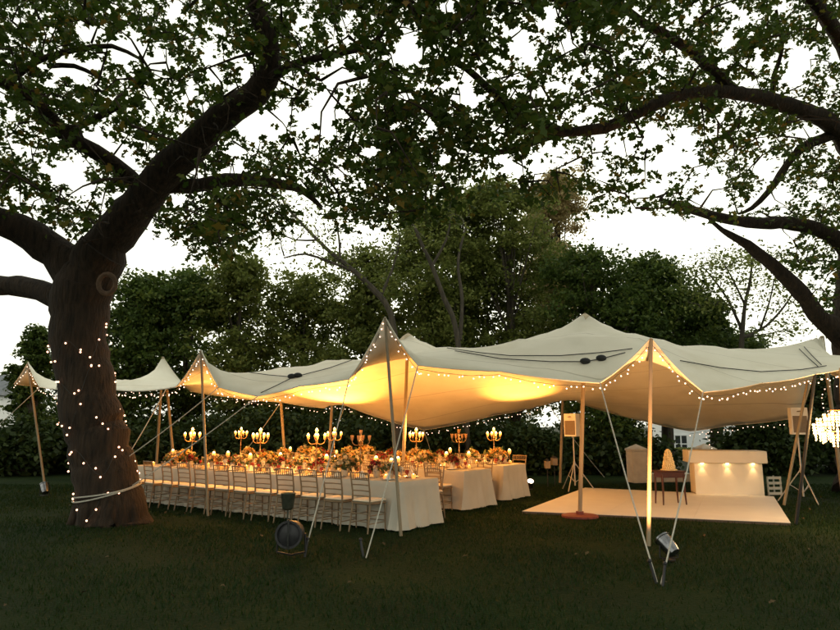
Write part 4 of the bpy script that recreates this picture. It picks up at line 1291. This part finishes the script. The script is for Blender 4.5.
# ================================================================== DANCE FLOOR
fc = [G(522, 513), G(791, 525), G(774, 498), G(585, 489)]
def slab(pts, z0, z1):
    n = len(pts)
    vs = [(p[0], p[1], z0) for p in pts] + [(p[0], p[1], z1) for p in pts]
    fs = [tuple(range(n - 1, -1, -1)), tuple(range(n, 2 * n))] + [(i, (i + 1) % n, n + (i + 1) % n, n + i) for i in range(n)]
    return vs, fs
df = thing('dance_floor', 'low cream dance floor laid on the grass under the tent', 'dance floor', tuple(fc[0]))
mb = MB(); mb.add(*slab([p - fc[0] for p in fc], -0.02, 0.028)); mb.build('edging', M['floor_edge'], df, smooth=False)
cen = sum(fc) / 4
# boards with thin seams
na, nb_ = 3, 2
mb = MB()
for i in range(na):
    for j in range(nb_):
        def q(u, v): return ((fc[0] * (1 - u) + fc[1] * u) * (1 - v) + (fc[3] * (1 - u) + fc[2] * u) * v) - fc[0]
        e = 0.0004
        mb.add(*slab([q(i / na + e, j / nb_ + e), q((i + 1) / na - e, j / nb_ + e), q((i + 1) / na - e, (j + 1) / nb_ - e), q(i / na + e, (j + 1) / nb_ - e)], 0.029, 0.036))
mb.build('boards', M['floor'], df, smooth=False)

# ================================================================== BAR
bc = G(735, 497)
ba = math.atan2(*(fc[2] - fc[3])[[1, 0]])
bar = thing('bar_counter', 'cream bar counter with three downlights under its deep top', 'bar', (bc[0], bc[1] + 0.45, 0), ba * 0.4)
MB().box((0.02, 0, 0.38), (1.50, 0.62, 0.76), bevel=0.008).build('front_panel', M['bar'], bar)
MB().box((-0.0, -0.03, 0.905), (1.72, 0.80, 0.285), bevel=0.012).build('top', M['bar'], bar)
MB().box((0, 0, 0.03), (1.46, 0.58, 0.055)).build('plinth', M['floor_edge'], bar)
for x in (-0.56, 0.0, 0.56):
    o = MB().lathe([(0.03, 0), (0.03, 0.02)], 12, (x, -0.355, 0.739)).build('downlight', M['downlight'], bar)
    l = lamp('SPOT', (x, -0.365, 0.73), 0.7, (1, 0.62, 0.26), None, 0.02, (x, -0.33, 0), 75, 0.8); l.parent = bar
# slatted white stool stack beside the bar
st = thing('slatted_crate', 'small white slatted crate beside the right end of the bar', 'crate', tuple(G(772, 495)), 0.1)
mb = MB()
for z in (0.05, 0.17, 0.29, 0.41): mb.box((0, -0.14, z), (0.34, 0.02, 0.06))
mb.build('slats', M['stone'], st)
for x in (-0.16, 0.16):
    for y in (-0.12, 0.14): MB().box((x, y, 0.22), (0.03, 0.03, 0.44)).build('post', M['stone'], st)

# ================================================================== CAKE TABLE
cb = G(671, 504, 0.036)
ct = thing('side_table', 'small dark mahogany table with slim legs on the dance floor', 'table', tuple(cb), 0.12)
MB().box((0, 0, 0.665), (0.56, 0.40, 0.025), bevel=0.008).build('tabletop', M['mahogany'], ct)
MB().box((0, 0, 0.595), (0.50, 0.34, 0.11)).build('apron', M['mahogany'], ct)
for x in (-1, 1):
    for y in (-1, 1):
        MB().tube([(x * 0.25, y * 0.17, 0), (x * 0.235, y * 0.16, 0.25), (x * 0.235, y * 0.16, 0.60)], [0.014, 0.02, 0.026], 8).build('leg', M['mahogany'], ct)
ck = thing('cake', 'tall tapering golden cake standing on the dark side table', 'cake', (cb[0], cb[1], cb[2] + 0.679), 0)
MB().lathe([(0.24, 0), (0.26, 0.012), (0.24, 0.03)], 20).build('cake_board', M['cake'], ck)
mb = MB()
zz, rr = 0.03, 0.19
for lv in range(9):
    r_ = 0.175 * (1 - (lv / 12.5) ** 1.15) * (1.0 if lv % 2 else 0.94)
    n = max(5, int(2 * math.pi * r_ / 0.062))
    for k in range(n):
        a = 2 * math.pi * (k + 0.5 * (lv % 2)) / n
        mb.ball((r_ * math.cos(a), r_ * math.sin(a), 0.055 + lv * 0.05), 0.036 + 0.004 * rng.normal(), 8, 5)
mb.lathe([(0.165, 0.03), (0.07, 0.45), (0.04, 0.50)], 14)
mb.ball((0, 0, 0.475), 0.075, 10, 6, (1, 1, 0.7))
mb.build('tiers', M['cake'], ck)
ck.scale = (0.66, 0.66, 0.84)

# ================================================================== PILLARS AND LOW WALL, HOUSES
def pillar(px, py, wpx, hpx, label):
    g = G(px, py); s = g[1] / F
    W = wpx * s; H = hpx * s * 1.0
    t = thing('gate_pillar', label, 'pillar', tuple(g), 0.12, 'cream gate pillars')
    MB().box((0, 0, H * 0.42), (W, W, H * 0.84), bevel=0.01).build('shaft', M['stone'], t)
    mb = MB(); mb.box((0, 0, H * 0.865), (W * 1.1, W * 1.1, H * 0.05))
    a = W * 0.55; mb.add([(-a, -a, H * .892), (a, -a, H * .892), (a, a, H * .892), (-a, a, H * .892), (0, 0, H * 1.02)], [(0, 1, 4), (1, 2, 4), (2, 3, 4), (3, 0, 4), (3, 2, 1, 0)])
    mb.build('cap', M['stone'], t)
pillar(638, 482.5, 15, 36, 'cream gate pillar with a pyramid cap left of the cake')
pillar(707, 484, 15, 38, 'cream gate pillar mostly hidden behind the left end of the bar')
lw = G(674, 483)
tag(MB().box((lw[0], lw[1] + 0.3, 0.13), (1.2, 0.3, 0.26), rz=0.05, bevel=0.02).build('low_wall', M['stone']), 'low grey stone step between the two cream pillars', 'low wall')
hp = P(688, 440, 44)
hs_ = thing('white_house', 'white house with a dark sash window seen beyond the cake', 'house', (hp[0] + 0.2, hp[1], 0), -0.05)
MB().box((0, 0, 2.2), (4.4, 4, 4.4)).build('wall', M['white'], hs_, smooth=False)
rf = MB(); rf.add([(-2.6, -2.4, 4.4), (2.6, -2.4, 4.4), (2.6, 2.4, 4.4), (-2.6, 2.4, 4.4), (-2.6, 0, 6.0), (2.6, 0, 6.0)], [(0, 1, 5, 4), (2, 3, 4, 5), (0, 4, 3), (1, 2, 5), (3, 2, 1, 0)])
rf.build('roof', M['roof'], hs_, smooth=False)
wx, wz = P(683, 444, hp[1] - 2)[0] - hs_.location[0], P(683, 444, hp[1] - 2)[2]
wn = MB(); W_, H_ = 0.78, 1.1
for x in (-W_ / 2, 0, W_ / 2): wn.box((wx + x, -2.03, wz), (0.07, 0.06, H_))
for z in (-H_ / 2, 0, H_ / 2): wn.box((wx, -2.035, wz + z), (W_ + 0.07, 0.055, 0.07))
wf = wn.build('window', M['white'], hs_)
MB().box((wx, -2.012, wz), (W_, 0.02, H_)).build('pane', M['glass'], wf)
hh = P(686, 463, 34)
hg = thing('clipped_hedge', 'bright green clipped hedge in front of the white house', 'hedge', (hh[0], hh[1], 0))
q = np.stack([rng.uniform(-2.2, 2.2, 3000), rng.uniform(-0.4, 0.4, 3000), rng.uniform(0, 1, 3000) ** 0.6 * max(0.5, P(686, 455, 34)[2])], 1)
leaves('foliage', q, 0.13, M['mid_leaf'], hg, LEAF_S, 0.4)
MB().tube([(0, 0, 0), (0, 0, 0.4)], 0.04, 6).build('stem', M['bark_far'], hg)
gh = P(2, 386, 62)
g_h = thing('grey_roofed_house', 'pale house with a grey slate roof at the left edge', 'house', (gh[0] - 4, gh[1], 0))
zt = P(2, 375, 62)[2]; ze = P(2, 397, 62)[2]
MB().box((0, 0, ze / 2), (12, 7, ze)).build('wall', M['white'], g_h, smooth=False)
rf = MB(); rf.add([(-6.6, -4, ze), (6.4, -4, ze), (6.4, 4, ze), (-6.6, 4, ze), (-6.2, 0, zt), (5.4, 0, zt)], [(0, 1, 5, 4), (2, 3, 4, 5), (0, 4, 3), (1, 2, 5), (3, 2, 1, 0)])
rf.build('roof', M['roof'], g_h, smooth=False)

# ================================================================== SPEAKERS
def speaker(px, py, Z, foot, face, label, slabel):
    c = P(px, py, Z)
    s = thing('loudspeaker', label, 'speaker', (c[0], c[1], c[2] - 0.29), face, 'loudspeakers on stands')
    b = MB()
    pr = [(-0.17, -0.16), (0.17, -0.16), (0.12, 0.15), (-0.12, 0.15)]
    b.add(*slab([np.array((*p, 0)) for p in pr], 0, 0.58)); b.build('cabinet', M['speaker'], s)
    MB().box((0, -0.163, 0.22), (0.29, 0.012, 0.36), bevel=0.03).build('grille', M['grille'], s)
    MB().lathe([(0.07, 0), (0.06, -0.0), (0.03, 0.02)], 14, cap=True).build('horn', M['grille'], s).location = (0, -0.16, 0.49)
    s2 = thing('speaker_stand', slabel, 'speaker stand', (c[0], c[1] + 0.02, 0), face + 0.3, 'tripod speaker stands')
    h = c[2] - 0.29
    MB().tube([(0, 0, 0.12), (0, 0, h - 0.003)], 0.018, 8).build('pole', M['tripod'], s2)
    MB().lathe([(0.03, 0), (0.03, 0.1)], 10, (0, 0, 0.62)).build('collar', M['tripod'], s2)
    for k in range(3):
        a = k * 2 * math.pi / 3 + 0.4
        MB().tube([(0.02 * math.cos(a), 0.02 * math.sin(a), 0.68), (0.50 * math.cos(a), 0.50 * math.sin(a), 0.0)], 0.013, 7).build('leg', M['tripod'], s2)
        MB().tube([(0.0, 0.0, 0.2), (0.24 * math.cos(a), 0.24 * math.sin(a), 0.36)], 0.008, 6).build('brace', M['tripod'], s2)
speaker(573, 425, 17.2, None, -0.75, 'pale loudspeaker on a tripod left of the dance floor', 'grey tripod stand under the left loudspeaker')
speaker(797, 421, 14.6, None, -0.15, 'pale loudspeaker on a tripod beside the right leaning poles', 'grey tripod stand under the right loudspeaker')

# ================================================================== LAMPS
def par_can(loc, aim, label, lit=True, scale=1.0, m=None, lens=None, name='floodlight'):
    t = thing(name, label, 'floodlight', tuple(loc), 0, 'floodlights on the grass')
    d = Vector(aim) - Vector(loc) - Vector((0, 0, 0.16 * scale)); d.normalize()
    rot = d.to_track_quat('Z', 'Y').to_matrix().to_4x4()
    off = Matrix.Translation((0, 0, 0.17 * scale)) @ rot
    def tr(o): o.matrix_local = off; return o
    s = scale
    tr(MB().lathe([(0.001, -0.142 * s), (0.03 * s, -0.14 * s), (0.075 * s, -0.12 * s), (0.09 * s, -0.06 * s), (0.095 * s, 0.10 * s), (0.105 * s, 0.105 * s), (0.105 * s, 0.125 * s), (0.088 * s, 0.125 * s), (0.086 * s, 0.10 * s)], 18, cap=False).build('housing', m or M['steel'], t))
    tr(MB().lathe([(0.086 * s, 0.10 * s), (0.05 * s, 0.112 * s), (0.001, 0.116 * s)], 18, cap=False).build('lens', lens or M['lamp'], t))
    MB().tube([(-0.105 * s, 0, 0.17 * s), (-0.11 * s, 0, 0.03 * s), (0, 0, 0.012), (0.11 * s, 0, 0.03 * s), (0.105 * s, 0, 0.17 * s)], 0.009 * s, 6).build('bracket', M['black'], t)
    if scale < 1.5: MB().lathe([(0.08 * s, 0), (0.08 * s, 0.012), (0.02, 0.016)], 14).build('foot', M['black'], t)
    return t, Vector(loc) + Vector((0, 0, 0.17 * s)) + d * 0.2 * s
# lamp added to make the big bright patch on the sheet; true source unseen
tgt1 = np.array((-2.2, 16.9, roof_z(-2.2, 16.9))); tgt2 = hit(520, 391)

WL = (1.0, 0.385, 0.06)
g1 = G(291, 556)
t0, l0 = par_can(g1, (g1[0] - 0.1, 0.0, 0.75), 'round black unlit floodlight on the lawn in front of the chairs', scale=1.65, m=M['black'], lens=M['black'])
MB().box((0.0, -0.235, 0.30), (0.022, 0.012, 0.36)).build('bar', M['steel'], t0)
g1 = np.array((-2.45, 19.05, 0.58))  # position of the added floodlight and its stand, no fixture known here
t1, l1 = par_can(g1, tuple(tgt1), 'added floodlight on a short stand behind the far table, to brighten the tent', scale=0.7)
MB().tube([(0, 0, -0.58), (0, 0, 0.0)], 0.015, 8).build('stand', M['black'], t1)
lamp('SPOT', l1, 430, WL, None, 0.06, tgt1, 70, 1.0)
g2 = P(530, 476, 17.4); g2[2] = 0
t2, l2 = par_can(g2, (2.9, 10.0, 9.0), 'small lit white floodlight behind the end of the far table', scale=0.85)
lamp('SPOT', l2 + Vector((0, 0, 0.05)), 190, WL, None, 0.06, tgt2, 58, 1.0)
g3 = G(669, 560)
t3, l3 = par_can(g3, (2.3, 9.9, 1.5), 'polished steel floodlight at the foot of the right gable pole', scale=1.0)
lamp('SPOT', l3, 110, (1.0, 0.45, 0.15), None, 0.05, np.array((3.6, 11.2, 2.6)), 95, 0.9)
g4 = G(44, 496)
t4, l4 = par_can(g4, TP[(28, 362)], 'steel floodlight at the foot of the far left pole', scale=1.0)
lamp('SPOT', l4, 20, WL, None, 0.05, TP[(28, 362)], 40, 0.7)
g5 = G(78, 478)
# lanterns on stakes
for i, (px, py, ph, lab) in enumerate([(548, 487, 25, 'left of two small lanterns on garden stakes'), (555, 486, 27, 'right of two small lanterns on garden stakes, by the far pole')]):
    g = G(px, py); s = g[1] / F
    t = thing('stake_lantern', lab, 'lantern', tuple(g), 0.2 * i, 'lanterns on stakes')
    h = ph * s
    MB().tube([(0, 0, 0), (0, 0, h - 0.2)], 0.012, 6).build('stake', M['black'], t)
    MB().box((0, 0, h - 0.11), (0.15, 0.15, 0.2), bevel=0.01).build('case', M['lantern'], t)
    MB().lathe([(0.11, h - 0.01), (0.02, h + 0.05)], 4).build('lid', M['black'], t)
# champagne bucket on a stand in front of the chairs
gb = G(287, 534)
bk = thing('ice_bucket', 'dark metal ice bucket on a slim stand before the chairs', 'ice bucket', tuple(gb))
sc = gb[1] / F
MB().lathe([(0.06, 0.36), (0.085, 0.38), (0.115, 0.60), (0.122, 0.605), (0.118, 0.612), (0.10, 0.595), (0.08, 0.40)], 18, cap=False).build('bucket', M['bucket'], bk)
MB().lathe([(0.012, 0.02), (0.012, 0.36), (0.05, 0.37)], 10).build('stem', M['bucket'], bk)
MB().lathe([(0.13, 0), (0.13, 0.01), (0.03, 0.025)], 16).build('foot', M['bucket'], bk)

# ================================================================== CHANDELIER
cc = P(843, 428, 10.9)
ch = thing('chandelier', 'glowing crystal chandelier hanging at the right edge of the tent', 'chandelier', tuple(cc))
mb = MB(); fr = MB()
for (r_, z, n) in [(0.16, 0.26, 18), (0.28, 0.17, 30), (0.38, 0.08, 40), (0.43, -0.01, 46), (0.36, -0.09, 38), (0.27, -0.15, 28), (0.17, -0.20, 18), (0.07, -0.24, 8)]:
    fr.tube([(r_ * math.cos(a), r_ * math.sin(a), z + 0.03) for a in np.linspace(0, 2 * math.pi, 25)], 0.006, 5, cap=False)
fr.tube([(0, 0, 0.3), (0, 0, -0.2)], 0.02, 8)
fr.build('frame', M['brass'], ch)
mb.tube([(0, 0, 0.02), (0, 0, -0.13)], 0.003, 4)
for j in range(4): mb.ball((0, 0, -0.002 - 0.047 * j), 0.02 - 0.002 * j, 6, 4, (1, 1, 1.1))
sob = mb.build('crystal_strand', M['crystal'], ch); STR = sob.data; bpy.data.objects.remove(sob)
for (r_, z, n) in [(0.14, 0.26, 8), (0.26, 0.2, 14), (0.36, 0.14, 18), (0.42, 0.05, 22), (0.40, -0.05, 16), (0.30, -0.10, 12), (0.17, -0.14, 8)]:
    for k in range(n):
        a = 2 * math.pi * (k + rng.normal() * 0.12) / n
        o = bpy.data.objects.new('crystal_strand', STR); COL.objects.link(o); o.parent = ch
        o.location = (r_ * math.cos(a), r_ * math.sin(a), z + rng.normal() * 0.012)
MB().tube([(0, 0, 0.3), (0.02, 0.0, 0.62), (0.05, 0, roof_z(cc[0], cc[1]) - cc[2] - 0.01)], 0.008, 6).build('chain', M['brass'], ch)
lamp('POINT', (cc[0], cc[1], cc[2] - 0.02), 22, (1, 0.6, 0.24), None, 0.25)

# ================================================================== GRASS
def grass():
    n = 150000
    y = np.sqrt(rng.uniform(4.2 ** 2, 19 ** 2, n))
    x = (rng.uniform(-0.72, 0.72, n)) * y
    patch = np.sin(x * 1.9 + 0.7 * np.sin(y * 1.3)) + np.sin(y * 2.3 + x * 0.8) + rng.normal(size=n) * 0.9
    keep = patch > -1.2
    fcp = np.array([p[:2] for p in fc])
    keep &= ~point_in_poly(np.stack([x, y], 1), fcp)
    x, y, patch = x[keep], y[keep], patch[keep]
    n = len(x)
    a = rng.uniform(0, 2 * math.pi, n)
    h = rng.uniform(0.016, 0.045, n) * (1 + 0.15 * np.clip(patch, -1, 2))
    wd = rng.uniform(0.003, 0.006, n) * (0.7 + y * 0.07)
    lean = rng.uniform(0.2, 1.0, n) * h
    b = rng.uniform(0, 2 * math.pi, n)
    v0 = np.stack([x - np.cos(a) * wd, y - np.sin(a) * wd, np.full(n, -0.012)], 1)
    v1 = np.stack([x + np.cos(a) * wd, y + np.sin(a) * wd, np.full(n, -0.012)], 1)
    v2 = np.stack([x + np.cos(b) * lean, y + np.sin(b) * lean, h], 1)
    V = np.stack([v0, v1, v2], 1).reshape(-1, 3)
    me = bpy.data.meshes.new('grass')
    me.vertices.add(3 * n); me.vertices.foreach_set('co', V.ravel())
    me.loops.add(3 * n); me.loops.foreach_set('vertex_index', np.arange(3 * n, dtype=np.int32))
    me.polygons.add(n); me.polygons.foreach_set('loop_start', np.arange(0, 3 * n, 3, dtype=np.int32)); me.polygons.foreach_set('loop_total', np.full(n, 3, dtype=np.int32))
    me.update(calc_edges=True)
    at_ = me.attributes.new('tint', 'FLOAT', 'FACE')
    at_.data.foreach_set('value', np.clip(rng.beta(1.6, 2.6, n) - 0.08 * patch + 0.05, 0, 1).astype(np.float32))
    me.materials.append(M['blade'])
    o = bpy.data.objects.new('grass', me); COL.objects.link(o)
    tag(o, 'short green grass blades growing all over the lawn', 'grass', kind='stuff')
grass()
n = 45
yy = np.sqrt(rng.uniform(5 ** 2, 14 ** 2, n)); xx = rng.uniform(-0.68, 0.68, n) * yy
kp = ~point_in_poly(np.stack([xx, yy], 1), np.array([p[:2] for p in fc]))
o = leaves('fallen_leaves', np.stack([xx, yy, np.full(n, 0.03)], 1)[kp], 0.062, M['dead'], None, LEAF, 2.2)
tag(o, 'brown oak leaves fallen on the lawn', 'leaves', kind='stuff')
